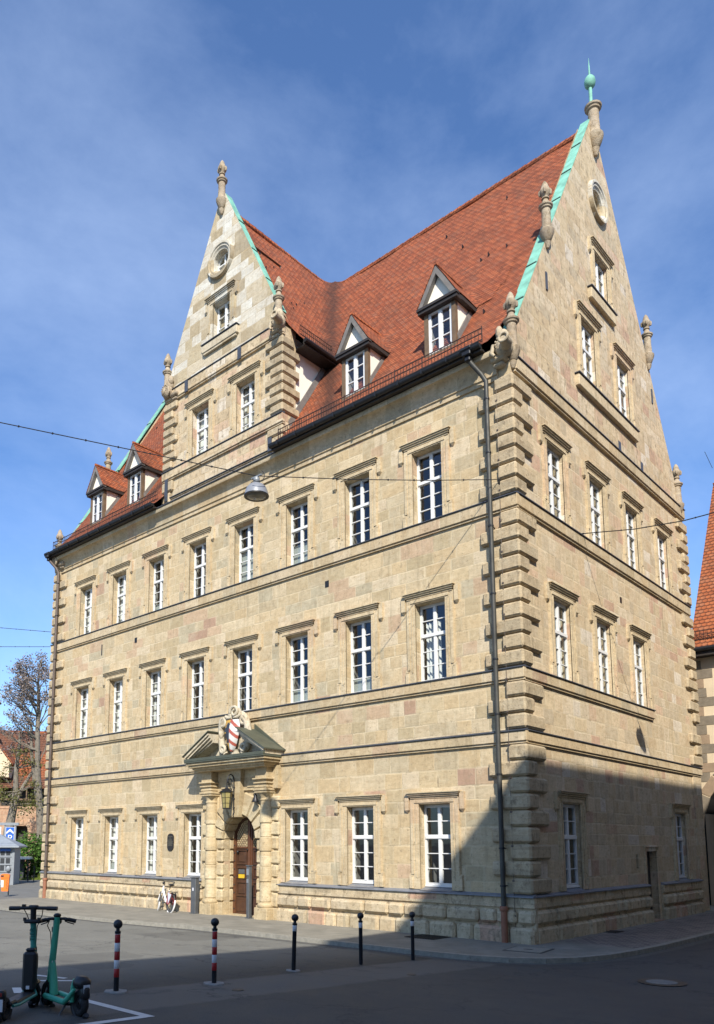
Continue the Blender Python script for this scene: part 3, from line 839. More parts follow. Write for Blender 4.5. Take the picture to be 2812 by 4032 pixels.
# --- string courses (profile boxes) with lead cover
def course(T, u0, u1, z0, z1, pr=.10, stone=ST_B, lead=LEAD, breaks=()):
    segs = []; a = u0
    for b0, b1 in breaks: segs.append((a, b0)); a = b1
    segs.append((a, u1))
    for a, b in segs:
        s = M(T); s.box(a, b, -.02, pr, z0 + .05, z1 - .02, .012); s.box(a + .015, b - .015, -.02, pr - .04, z0, z0 + .048)
        s.build('string_course', stone, BLD)
        s = M(T); s.add([(a - .0, -.01, z1 + .05), (b, -.01, z1 + .05), (b, pr + .035, z1 + .005), (a, pr + .035, z1 + .005),
                         (a, -.01, z1 - .018), (b, -.01, z1 - .018), (b, pr + .035, z1 - .018), (a, pr + .035, z1 - .018)],
                        [[0, 1, 2, 3], [3, 2, 6, 7], [4, 5, 6, 7], [0, 3, 7, 4], [1, 2, 6, 5]])
        s.build('course_flashing', lead, BLD)
for z0, z1, re in ((4.75, 5.07, YB), (6.32, 6.65, 8.92), (10.77, 11.15, 13.45)):
    course(F, X0 - .10, .10, z0, z1)
    course(G, .0, re, z0, z1, breaks=())
course(G, .1, YB - .1, 14.56, 14.97, .13, ST_B)
course(F, CL - .02, CRT + .12, 19.52, 19.98, .12, ST_G)
course(F, CL - .12, CRT + .12, 16.26, 16.64, .12, ST_G)
course(F, CL, CRT - .15, 15.40, 15.52, .07, ST_G)

# --- eaves cornice of the front: quarter round over a fillet
s = M(F)
prof = [(-.02, 14.42), (.05, 14.42), (.05, 14.54), (.09, 14.56)] + [(.09 + .25 * (1 - cos(t * pi / 2 / 6)), 14.60 + .36 * sin(t * pi / 2 / 6)) for t in range(7)] + [(.36, 15.0), (.36, 15.10), (-.02, 15.10)]
s.prism(prof, lambda a, b: (X0 - .05, a, b), lambda a, b: (-.35, a, b))
s.build('cornice', ST_B, BLD, 30)
s = M(F); s.box(CL + .0, CRT + .05, -.02, .40, 15.105, 15.135); s.build('course_flashing', LEAD, BLD)

# --- quoins
def quoins(cx, cy, sx, sy, z0, z1, n, la, lb, start=0, pr=.12, stone=ST_Q):
    q = M(); h = (z1 - z0) / n
    for i in range(n):
        A, B = (la, lb) if (i + start) % 2 else (lb, la)
        j = random.uniform(-.03, .03)
        xa, xb = (cx - sx * pr), cx + sx * (A + j)
        ya, yb = (cy - sy * pr), cy + sy * (B + j)
        if sx == 0: continue
        q.box(xa, xb, ya, yb, z0 + i * h + .018, z0 + (i + 1) * h - .018, .05)
    return q.build('quoin_strip', stone, BLD)
def main_corner(cx, cy, sx, sy, stone=ST_Q, lo=True):
    if lo: quoins(cx, cy, sx, sy, 1.10, 4.74, 9, .96, .44, 0, stone=stone)
    quoins(cx, cy, sx, sy, 5.10, 6.31, 3, .96, .44, 0, stone=stone)
    quoins(cx, cy, sx, sy, 6.70, 10.76, 10, .96, .44, 1, stone=stone)
    quoins(cx, cy, sx, sy, 11.20, 14.45, 8, .96, .44, 1, stone=stone)
main_corner(0, 0, -1, 1)
main_corner(X0, 0, 1, 1)
main_corner(0, YB, -1, -1, lo=False)
quoins(CRT, 0, -1, 1, 16.70, 19.50, 8, .78, .52, 0); quoins(CL, 0, 1, 1, 16.70, 19.50, 8, .72, .46, 0)
quoins(CRT, 0, -1, 1, 15.55, 16.24, 2, .6, .42, 0); quoins(CL, 0, 1, 1, 15.3, 16.24, 2, .55, .42, 0)
s = M(G); s.box(12.62, YB + .02, -.02, .03, -.2, 4.74); s.build('corner_pier', ST_R, BLD)

# --- plinth of rusticated blocks
def plinth(T, u0, u1, corner=False, both=False):
    s = M(T)
    s.box(u0, u1, -.05, .10, .78, 1.03, .015)
    rows = ((.395, .725, .165), (-.3, .335, .175))
    for k, (a, b, pr) in enumerate(rows):
        u = u0
        while u < u1 - .02:
            L = random.choice((.46, .6, .8, .95, 1.15)) * random.uniform(.9, 1.1)
            if u + L > u1 - .35: L = u1 - u
            s.box(u + .012, u + L - .012, -.06, pr + random.uniform(-.02, .02), a, b, .065); u += L
    s.box(u0, u1, -.05, .05, .0, .8)
    s.build('plinth', ST_PL, BLD)
    l = M(T); l.add([(u0, -.01, 1.115), (u1, -.01, 1.115), (u1, .15, 1.06), (u0, .15, 1.06), (u0, -.01, 1.035), (u1, -.01, 1.035), (u1, .15, 1.035), (u0, .15, 1.035)],
                    [[0, 1, 2, 3], [3, 2, 6, 7], [4, 5, 6, 7], [0, 3, 7, 4], [1, 2, 6, 5]])
    l.build('plinth_flashing', LEADL, BLD)
ST_PL = sandstone('sandstone_plinth', [(0, (0.47, 0.37, 0.225)), (0.3, (0.44, 0.35, 0.22)), (0.5, (0.50, 0.40, 0.25)), (0.68, (0.40, 0.33, 0.21)), (0.84, (0.43, 0.27, 0.175)), (0.93, (0.38, 0.31, 0.20)), (1, (0.38, 0.31, 0.20))],
                  row=0.4, mean=0.75, seed=9, joints=False, stain=0.8, pit=.53, bumpk=0.9, flat=1.0)
plinth(F, X0 - .12, PC - 1.82); plinth(F, PC + 1.75, .14)
plinth(G, .0, 7.6); plinth(G, 8.78, 12.62)

# ================================================================== ROOF
def main_h(y):
    pts = [(-.52, 15.30), (-.1, 15.74), (.45, 16.42), (1.2, 17.55), (2.2, 19.20), (CY, RIDGE)]
    for (a, b), (c, d) in zip(pts, pts[1:]):
        if y <= c: return b + (d - b) * (y - a) / (c - a)
    return RIDGE - (y - CY) * (RIDGE - 15.3) / (CY + .52)
def cross_h(x):
    d = abs(x - CX)
    pts = [(0, 26.45), (2.6, 21.15), (3.15, 20.15), (3.72, 19.40)]
    for (a, b), (c, e) in zip(pts, pts[1:]):
        if d <= c: return b + (e - b) * (d - a) / (c - a)
    return 19.40 - (d - 3.72) * 1.2
def smax(a, b, k): return (a + b + sqrt((a - b) ** 2 + k * k)) / 2
def lin(a, b, n): return [a + (b - a) * i / n for i in range(n + 1)]
def field(mb, xs, ys, fn, keep):
    vs = []; idx = {}
    for j, y in enumerate(ys):
        for i, x in enumerate(xs):
            idx[i, j] = len(vs); vs.append((x, y, fn(x, y)))
    fs = []
    for j in range(len(ys) - 1):
        for i in range(len(xs) - 1):
            if keep((xs[i] + xs[i + 1]) / 2, (ys[j] + ys[j + 1]) / 2): fs.append([idx[i, j], idx[i + 1, j], idx[i + 1, j + 1], idx[i, j + 1]])
    mb.add(vs, fs)
def wav(x, y):                             # an old roof is never quite flat
    return .025 * sin(x * 1.3 + y * .7) + .018 * sin(x * 3.1 - y * 1.9)
def roof_main(x, y):
    a = main_h(y)
    b = cross_h(x)
    k = .8 * smooth01(2.3, 3.4, y)
    if k > 0 and abs(x - CX) < 5.5: a = smax(a, b, k) if b > a - 3 else a
    return a + wav(x, y)
def roof_cross(x, y):
    a, b = main_h(y) - .02, cross_h(x)
    return smax(a, b, .8 * smooth01(1.9, 3.4, y)) + wav(x, y)
xs = sorted(set(lin(X0 + .33, CX, 90) + lin(CX, X1 - .33, 94)))
r = M()
field(r, xs, lin(-.52, CY, 60), roof_main, lambda x, y: not (CL + .1 < x < CRT - .1 and y < 2.4))
back = M()
field(r, [X0 + .33, -11, X1 - .33], lin(CY, YB + .52, 8), lambda x, y: main_h(y), lambda x, y: True)
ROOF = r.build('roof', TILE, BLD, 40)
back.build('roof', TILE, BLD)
r = M()
field(r, sorted(set(lin(CX - 3.72, CX, 30) + lin(CX, CX + 3.72, 30))), lin(.30, 2.6, 19), roof_cross, lambda x, y: cross_h(x) > main_h(y) - .3)
field(r, sorted(set(lin(CX - 3.1, CX, 20) + lin(CX, CX + 3.1, 20))), lin(2.6, 2.75, 2), roof_cross, lambda x, y: True)
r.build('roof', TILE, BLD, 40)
# ridge tiles
s = M()
def ridge_tiles(fn, n):
    pts = [fn(i / n) for i in range(n + 1)]
    for a, b in zip(pts, pts[1:]):
        a = Vector(a); b = Vector(b)
        s.tube([a, b + (b - a) * .08], [.105, .125], 8, False)
ridge_tiles(lambda t: (X0 + .5 + (X1 - X0 - 1.0) * t, CY, RIDGE - .02 + .02 * sin(t * 9)), 56)
ridge_tiles(lambda t: (CX, .45 + (CY - .6) * t, 26.40 + .015 * sin(t * 7)), 15)
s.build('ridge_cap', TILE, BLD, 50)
# little snow hooks and roof-ladder hooks
s = M()
for k in range(30):
    x = random.uniform(X0 + 1, X1 - 1); y = .45 + (CY - .6) * ((k * 7) % 5 + .6 + random.uniform(-.08, .08)) / 5.4
    if CL - 1.2 < x < CRT + 1.2 and cross_h(x) > main_h(y) - .6: continue
    z = main_h(y); s = M()
    s.box(x - .012, x + .012, y - .08, y + .06, z - .05, z + .02); s.box(x - .012, x + .012, y - .09, y - .065, z - .1, z + .03); s.build('roof_hook', BLACK, BLD)
for k in range(16):
    sg = 1 if k % 3 else -1; d = random.uniform(.6, 2.9); y = random.uniform(.8, 3.5)
    z = cross_h(CX + sg * d)
    if z < main_h(y) + .4: continue
    s = M(); s.box(CX + sg * d - .04, CX + sg * d + .04, y - .012, y + .012, z - .06, z + .05); s.build('roof_hook', BLACK, BLD)

# --- eaves: soffit board, gutter, guard fence
def eaves(xa, xb):
    s = M(); s.box(xa, xb, -.52, -.02, 15.115, 15.16); s.box(xa, xb, -.53, -.50, 15.10, 15.29)
    s.build('eaves_board', TIMBERD, BLD)
    gprof = [(-.52 - .0 + .09 * cos(t) - .07, 15.25 + .1 * sin(t)) for t in [pi + pi * i / 8 for i in range(9)]]
    gprof += [(a, b) for a, b in [(-.51, 15.25), (-.515, 15.27), (-.69, 15.27)]]
    s = M(); s.prism(gprof, lambda a, b: (xa, a, b), lambda a, b: (xb, a, b))
    for i in range(int((xb - xa) / .8)):
        x = xa + .4 + i * .8; s.box(x - .02, x + .02, -.70, -.50, 15.14, 15.29)
    s.build('gutter', GUT, BLD)
    s = M(); yb, zb = -.30, main_h(-.30)
    for z in (.03, .20, .36): s.box(xa + .1, xb - .1, yb - .012, yb + .012, zb + z, zb + z + .022)
    k = int((xb - xa - .2) / .105)
    for i in range(k + 1):
        x = xa + .1 + i * (xb - xa - .2) / k; wd = .0045 if i % 9 else .013
        s.box(x - wd, x + wd, yb - .008, yb + .008, zb - .03 if i % 9 == 0 else zb + .03, zb + (.42 if i % 9 == 0 else .37))
    s.build('snow_guard', RAILM, BLD)
eaves(CRT + .02, -.52); eaves(X0 - .02, CL - .02)
for sg in (1, -1):                          # short eaves of the cross gable above the plastered cheeks
    xa = CX + sg * 3.72
    s = M(); s.box(xa - sg * .0, xa - sg * .52, .62, 2.45, 19.24, 19.33); s.box(xa, xa + sg * .03, .5, 2.45, 19.2, 19.40); s.build('eaves_board', TIMBERD, BLD)
    s = M(); s.tube([(xa + sg * .09, .5, 19.33), (xa + sg * .09, 2.5, 19.33)], .08, 8); s.build('gutter', GUT, BLD)
    s = M(); zb = cross_h(xa - sg * .25)
    for z in (.03, .2, .35): s.box(xa - sg * .25 - .01, xa - sg * .25 + .01, .6, 2.3, zb + z, zb + z + .02)
    for i in range(18): s.box(xa - sg * .25 - .007, xa - sg * .25 + .007, .6 + i * .1 - .006, .6 + i * .1 + .006, zb, zb + .37)
    s.build('snow_guard', RAILM, BLD)
    # raking board where the plastered cheek meets the main roof
    s = M(); pts = [(.35, main_h(.35)), (2.35, main_h(2.35))]
    xx = (CRT if sg > 0 else CL) + sg * .01
    s.prism([(pts[0][0], pts[0][1] - .05), (pts[1][0], pts[1][1] - .05), (pts[1][0] - .1, pts[1][1] + .17), (pts[0][0] - .1, pts[0][1] + .17)],
            lambda a, b: (xx, a, b), lambda a, b: (xx + sg * .04, a, b))
    s.build('flashing_board', TIMBERG, BLD)

# --- verdigris copings of the gables
def coping(T, c, z0, z1, slope, half, n0, n1, parts=None, name='coping'):
    for sg in (-1, 1):
        for (za, zb) in (parts or [(z0, z1)]):
            ua = c + sg * (half - (za - z0) / slope); ub = c + sg * (half - (zb - z0) / slope)
            s = M(T); t = .07; du = sg * .02
            s.prism([(ua - sg * .05, za - .03), (ub - sg * .05, zb - .03), (ub - sg * .012, zb - .005), (ua - sg * .012, za - .005)],
                    lambda a, b: (a, n0, b), lambda a, b: (a, n1, b))
            L = zb - za; k = max(2, int(L / 1.55))
            s.cur = 1
            for i in range(1, k):
                z = za + L * i / k; u = ua + (ub - ua) * i / k
                s.prism([(u - sg * .05, z - .03), (u + sg * .012, z - .006), (u - sg * .002, z + .03), (u - sg * .07, z + .01)], lambda a, b: (a, n0 - .01, b), lambda a, b: (a, n1 + .01, b))
            s.build(name, [COPPER, SEAM], BLD)
coping(G, CY, 15.0, 27.06, SLG, 6.87, -.02, -.36, [(15.6, 20.4), (20.5, 26.9)])
coping(lambda u, n, z: (X0 - n, u, z), CY, 15.0, 27.06, SLG, 6.87, -.02, -.36, [(15.6, 20.4), (20.5, 26.9)])
coping(F, CX, 20.0, 27.17, SLC, 3.37, -.02, -.34, [(20.6, 26.9)])

# --- stone finials
FLAME = [(0.0, -.60), (.05, -.58), (.10, -.48), (.12, -.36), (.10, -.345), (.12, -.33), (.19, -.16), (.235, -.03), (.245, .06), (.20, .10), (.18, .14),
         (.165, .2), (.15, .55), (.145, .62), (.155, .66), (.15, .80), (.145, .86), (.19, .89), (.20, .93), (.235, .96), (.245, 1.01), (.20, 1.04), (.16, 1.07),
         (.12, 1.15), (.095, 1.22), (.085, 1.25), (.13, 1.27), (.13, 1.31), (.10, 1.34), (.13, 1.40), (.185, 1.49), (.19, 1.56), (.16, 1.64), (.13, 1.70), (.115, 1.78), (.075, 1.88), (.03, 1.95), (.0, 1.96)]
def finial(x, y, z, sc=1.0, mat=ST_F, urn=True, name='finial'):
    s = M()
    s.lathe([(r * sc, h * sc) for r, h in FLAME if urn or h < 1.06], x, y, z, 16)
    if urn:
        for a in range(4):
            t = a * pi / 2 + .4
            s.ell((x + .17 * sc * cos(t), y + .17 * sc * sin(t), z + 1.52 * sc), (.06 * sc, .06 * sc, .12 * sc), 8, 5)
    return s.build(name, mat, BLD, 35)
E_ = .04
for y, z in ((.08, 15.12), (2.52, 20.05), (10.68, 20.05), (13.02, 15.05)): finial(E_, y, z, .86)
for y, z in ((.08, 15.0), (2.52, 20.0), (10.68, 20.0)): finial(X0 - E_, y, z, .86)
for x, z in ((CX - 3.12, 19.98 + .05), (CX + 3.08, 19.98 + .1)): finial(x, -.06, z, .86)
finial(CX, -.06, 26.55, .90)
ap = finial(.06, CY + .02, 26.15, 1.18, ST_F, False)
s = M(); zt = 26.15 + 1.04 * 1.18
s.lathe([(.18, zt - .04), (.08, zt + .02), (.085, zt + .08), (.055, zt + .16), (.06, zt + .75), (.11, zt + .78), (.17, zt + .86), (.19, zt + .98), (.17, zt + 1.10), (.11, zt + 1.19), (.055, zt + 1.23), (.035, zt + 1.26), (.022, zt + 1.6), (.004, zt + 1.95)],
        .0, CY + .02, 0, 16)
s.build('copper_spire', COPPER, BLD, 40)
# kneelers: scrolled gargoyle stones at the feet of the gables
def kneeler(x, y, z, sx, o=1.0):
    s = M()
    s.lathe([(.02, -.25), (.17, -.2), (.24, -.05), (.24, .12), (.16, .22), (.02, .25)], x + sx * .30, y - .18, z, 12, 1.0, .9)
    for k in range(26):                     # scroll in relief on both cheeks
        t = k / 25 * 4.2 * pi; R = .20 * (1 - k / 30)
        s.ell((x + sx * .30 + R * cos(t), y - .34, z + .06 + R * sin(t)), (.035, .05, .035), 6, 4)
    s.tube([(x + sx * .32, y - .2, z + .02), (x + sx * (.3 + .2 * o), y - .2 - .22 * o, z - .06), (x + sx * (.3 + .22 * o), y - .2 - .42 * o, z - .02)], [.17, .15, .13], 10)
    s.torus((x + sx * (.3 + .22 * o), y - .2 - .43 * o, z - .02), .12, .035, (0, 1, -.1))
    s.ell((x + sx * .26, y - .1, z + .33), (.16, .18, .25), 8, 6); s.ell((x + sx * .16, y - .14, z + .5), (.1, .12, .2), 8, 6)
    s.box(x - .10, x + .34, y - .26, y + .3, z - .30, z - .12, .05); s.box(x - .05, x + .25, y - .18, y + .3, z - .42, z - .30, .04)
    s.tube([(x + sx * .08, y - .33, z + .1), (x + sx * .02, y - .34, z - .12), (x + sx * .1, y - .33, z - .22)], [.05, .06, .04], 8)
    return s.build('gargoyle', ST_F if sx < 0 else ST_K, BLD, 50)
kneeler(-.36, .0, 15.12, 1) ; kneeler(X0 + .55, .0, 15.0, -1, .2)
kneeler(CRT - .32, .02, 19.9, 1); kneeler(CL + .50, .02, 19.9, -1, .25)

# --- dormers
def dormer(c):
    yf, zb, ze, za, hw, he = .45, 16.42, 17.90, 19.02, .53, .66
    d = M()
    for sg in (-1, 1): d.box(c + sg * hw - (.13 if sg > 0 else 0), c + sg * hw + (.13 if sg < 0 else 0), yf - .03, yf + .1, zb - .08, ze - .16)
    d.box(c - hw + .13, c + hw - .13, yf - .04, yf + .1, zb - .08, zb + .0)
    D = d.build('dormer', TIMBER, BLD)
    s = M(); s.box(c - he, c + he, yf - .16, yf + .1, ze - .155, ze - .02); s.box(c - he - .02, c + he + .02, yf - .2, yf - .05, ze - .06, ze + .02)
    for sg in (-1, 1): s.box(c + sg * he, c + sg * (he - .14), yf + .1, yf + 1.35, ze - .12, ze - .0)
    s.build('eaves_beam', TIMBERD, D)
    s = M(); s.poly([(c - he + .1, yf - .02, ze), (c + he - .1, yf - .02, ze), (c, yf - .02, za - .14)]); s.build('gable_infill', PLASTER, D)
    s = M()
    for sg in (-1, 1):
        q = [(c + sg * (he + .03), ze - .05), (c + sg * (he - .16), ze + .0), (c, za - .25), (c, za + .02)]
        s.prism(q, lambda a, b: (a, yf - .18, b), lambda a, b: (a, yf - .02, b))
    s.build('barge_board', TIMBERG, D)
    for sg in (-1, 1):
        x = c + sg * (hw - .035); ym = 1.42
        s = M(); s.poly([(x, yf + .08, zb - .05), (x, yf + .08, ze - .1), (x, ym, ze - .1)]); s.build('cheek', PLASTER, D)
    for sg in (-1, 1):                      # grey board along the foot of the cheek
        s = M()
        x = c + sg * (hw - .02)
        a = (yf + .1, main_h(yf + .1)); b = (1.40, main_h(1.40))
        s.prism([(a[0], a[1] - .06), (b[0], b[1] - .06), (b[0] - .06, b[1] + .12), (a[0] - .06, a[1] + .14)], lambda p, q: (x, p, q), lambda p, q: (x + sg * .04, p, q))
        s.build('flashing_board', TIMBERG, D)
    sl = (za - ze) / he
    def dh(x): return za - abs(x - c) * sl
    def fn(x, y):
        return smax(dh(x) + .05, main_h(y) - .0, .55 * smooth01(1.25, 2.1, y)) + .012 * sin(x * 9 + y * 5) - .0
    s = M()
    field(s, lin(c - 1.35, c, 18)[:-1] + lin(c, c + 1.35, 18), lin(yf - .2, 3.2, 26), fn,
          lambda x, y: (abs(x - c) < he + .04 and y < 1.5 and dh(x) > main_h(y) - .05) or (y >= 1.5 and fn(x, y) > main_h(y) + .012) )
    s.build('dormer_roof', TILE, D, 45)
    s = M(); s.tube([(c, yf - .2, za + .05), (c, 2.1, za + .06)], .055, 8); s.build('ridge_cap', TILE, D, 50)
    # window
    u0, u1, z0, z1 = c - hw + .13, c + hw - .13, zb + .0, ze - .155
    f = M(); y = yf + .01
    f.box(u0, u0 + .06, y, y + .06, z0, z1); f.box(u1 - .06, u1, y, y + .06, z0, z1); f.box(u0 + .06, u1 - .06, y, y + .06, z0, z0 + .06); f.box(u0 + .06, u1 - .06, y, y + .06, z1 - .06, z1)
    f.box(c - .045, c + .045, y - .02, y + .055, z0 + .06, z1 - .06)
    for sg in (-1, 1):
        a, b = (u0 + .06, c - .045) if sg < 0 else (c + .045, u1 - .06)
        for k in (1, 2):
            zz = z0 + (z1 - z0) * k / 3; f.box(a, b, y + .005, y + .05, zz - .014, zz + .014)
        f.box(a, a + .025, y + .002, y + .052, z0 + .06, z1 - .06); f.box(b - .025, b, y + .002, y + .052, z0 + .06, z1 - .06)
    f.build('window_frame', WHITE, D)
    p = M(); p.poly([(u0 + .05, y + .035, z0 + .05), (u1 - .05, y + .035, z0 + .05), (u1 - .05, y + .035, z1 - .05), (u0 + .05, y + .035, z1 - .05)]); p.build('pane', GLASS, D)
    p = M(); p.box(u0 - .02, u1 + .02, y + .07, y + 1.2, z0 - .1, z1 + .05); p.f = [q for q in p.f if q != [0, 1, 5, 4]]; p.mi = p.mi[1:]; p.build('interior', ROOMW, D)
for c in (-2.36, -5.52, -17.38, -20.24): dormer(c)

# --- downpipes with hoppers
def downpipe(x, dirx, mats):
    y = -.20
    s = M(); s.tube([(x + dirx * .32, -.5, 15.02), (x + dirx * .28, -.46, 14.92), (x + dirx * .1, -.26, 14.62), (x, y, 14.40), (x, y, 13.0), (x, y, 6.0), (x, y, .78)], .062, 12)
    P = s.build('downpipe', mats[0], BLD, 50)
    s = M(); hx = x + dirx * .32
    s.box(hx - .16, hx + .16, -.70, -.38, 15.22, 15.30, .01); s.box(hx - .13, hx + .13, -.66, -.42, 15.08, 15.22, .02); s.box(hx - .08, hx + .08, -.6, -.44, 14.95, 15.08, .02)
    s.build('hopper', GUT, P)
    s = M(); s.tube([(x, y, .80), (x, y, -.03)], .078, 12); s.lathe([(.085, .70), (.1, .73), (.1, .79), (.085, .82)], x, y, 0, 12); s.build('foot_pipe', RUST, P, 50)
    for z in (13.9, 12.4, 10.4, 8.6, 6.9, 5.5, 4.0, 2.2, 1.3):
        s = M(); s.lathe([(.066, -.02), (.075, -.02), (.075, .02), (.066, .02)], x, y, z, 12); s.box(x - .012, x + .012, y + .06, .0, z - .012, z + .012); s.build('bracket', GUT, P)
    return P
downpipe(-.60, -1, (PIPE,))
downpipe(-22.22, -1, (PIPEB,))
s = M(); s.tube([(-.36, -.115, z) for z in (14.2, 10, 6, 2, .1)], .006, 6)
for z in lin(.6, 13.8, 16): s.box(-.385, -.335, -.135, -.08, z - .02, z + .02)
s.build('lightning_conductor', PIPEB, BLD)
for cx_, z in ((-6.35, 10.24), (-16.36, 10.26)):
    s = M(F); s.box(cx_ - .075, cx_ + .075, -.02, .012, z - .10, z + .10); s.build('wall_vent', GUT, BLD)
s = M(F); s.box(-18.78, -18.73, -.02, .02, 10.05, 10.5); s.build('tie_anchor', BLACK, BLD)
for x, z0, z1 in ((CRT - .45, 15.42, 15.9), (CL + .22, 15.4, 16.3), (-10.35, 19.5, 19.98), (-13.35, 19.5, 19.98)):
    s = M(F); s.box(x - .09, x + .09, .12, .15, z0, z1); s.build('overflow_flashing', LEADL if False else LEAD, BLD)
s = M(G); s.box(6.68, 6.82, -.02, .012, 9.82, 10.0); s.build('wall_vent', GUT, BLD)
for y, z in ((2.40, 18.45), (10.9, 18.6)):
    s = M(G); s.box(y - .05, y + .05, -.02, .03, z - .28, z + .28); s.build('tie_anchor', LEAD, BLD)
for y in (7.05, 9.0):
    s = M(G); s.box(y - .1, y + .1, .135, .15, 14.98, 15.28); s.build('overflow_flashing', LEAD, BLD)

# --- side door and slit
s = M(G); s.box(sdoor[0], sdoor[1], -.28, -.20, -.1, 2.08)
for z0, z1 in ((.2, .9), (1.05, 1.9)): s.box(sdoor[0] + .15, sdoor[1] - .15, -.20, -.18, z0, z1)
sd = s.build('side_door', TIMBERD, BLD)
s = M(G); s.box(sdoor[0] + .08, sdoor[0] + .12, -.20, -.14, .95, 1.1); s.build('handle', STEEL, sd)
s = M(G); s.box(sdoor[0] - .14, sdoor[0], -.02, .03, 0, 2.1); s.box(sdoor[1], sdoor[1] + .14, -.02, .03, 0, 2.1); s.box(sdoor[0] - .16, sdoor[1] + .16, -.02, .045, 2.1, 2.22); s.box(sdoor[0] - .2, sdoor[1] + .2, -.02, .09, 2.22, 2.27)
s.build('surround', ST_R, sd)
s = M(G); s.box(slit[0] + .0, slit[1] - .0, -.10, -.06, 1.58, 2.0); s.build('slit_window', GUT, BLD)
s = M(G); s.box(sdoor[0] - .1, sdoor[1] + .1, -.35, .18, -.06, .0); s.build('doorstep', ST_PL, BLD)

# ================================================================== PORTAL
PORTAL = bpy.data.objects.new('portal', None); COL.objects.link(PORTAL); PORTAL.parent = BLD; ROOTLOC[PORTAL.name] = Vector((-11.35, 6.75, 0))
ZSP, RA = 2.44, .81                          # springing height and radius of the arch
for sg in (-1, 1):
    c = PC + sg * 1.32
    s = M(F); s.box(c - .29, c + .29, -.02, .40, -.1, .33, .02); s.box(c + sg * .29, c + sg * .56, -.02, .16, -.1, .33, .02); s.box(c - sg * .29, c - sg * .34, -.02, .085, -.1, .33, .01)
    s.build('column_base', ST_O, PORTAL)
    s = M(F); ax = .155
    prof = [(.245, .33), (.27, .36), (.27, .42), (.25, .45), (.215, .47), (.212, .50)]
    vs = []
    zc = .50; k = 0
    hts = [.62, .47, .47, .44, .44, .44]
    prof += [(.20, .50)]
    for i, h in enumerate(hts):
        R = .198 if i % 2 == 0 else .222
        prof += [(R - .018, zc + .003), (R, zc + .02), (R - (.003 * i), zc + h - .02), (R - .018, zc + h - .003)]; zc += h
    prof += [(.19, zc), (.19, zc + .26), (.21, zc + .28), (.21, zc + .31), (.188, zc + .33), (.188, 3.76), (.23, 3.83), (.26, 3.88)]
    s.lathe(prof, c, ax, 0, 24)
    s.box(c - .28, c + .28, -.02, .44, 3.885, 3.95, .01); s.box(c - .31, c + .31, -.02, .47, 3.955, 4.02, .01)
    s.box(c - .26, c + .26, -.02, .10, .33, 3.88, .02)
    s.build('column', ST_O, PORTAL, 40)
    # rusticated blocks flanking the column and lining the jamb
    s = M(F); zz = [.33, .80, 1.24, 1.66, 2.10, 2.54, 2.98, 3.40, 3.80]
    for i in range(len(zz) - 1):
        a, b = zz[i] + .012, zz[i + 1] - .012
        e = c + sg * (.46 + (.07 if i % 2 else 0)); s.box(e, c + sg * .14, -.03, .13 + .02 * (i % 2), a, b, .045)
    s.build('rusticated_block', ST_O, PORTAL)
    s = M(F); zz = [-.05, .38, .80, 1.22, 1.66, 2.08, ZSP]
    for i in range(len(zz) - 1):
        a, b = zz[i] + .010, zz[i + 1] - .010
        q = (PC + sg * 1.12, PC + sg * .805)
        s.box(q[0], q[1], -.22, .12 if i else .10, a, b, .05 if i else .01); s.box(PC + sg * .97, PC + sg * .80, -.44, -.225, a, b, .045 if i else .01)
    s.build('jamb_block', ST_O, PORTAL)
    # entablature block above the column
    s = M(F); s.box(c - .25, c + .25, -.02, .42, 4.025, 4.75); s.box(c + sg * .25, c + sg * .5, -.02, .15, 4.025, 4.75); 
    for z, pr in ((4.05, .45), (4.17, .48), (4.30, .51)): s.box(c - .25 - (pr - .42) * .8, c + .25 + (pr - .42) * .8, -.02, pr - .01, z + .005, z + .055, .012)
    s.build('entablature_block', ST_O, PORTAL)
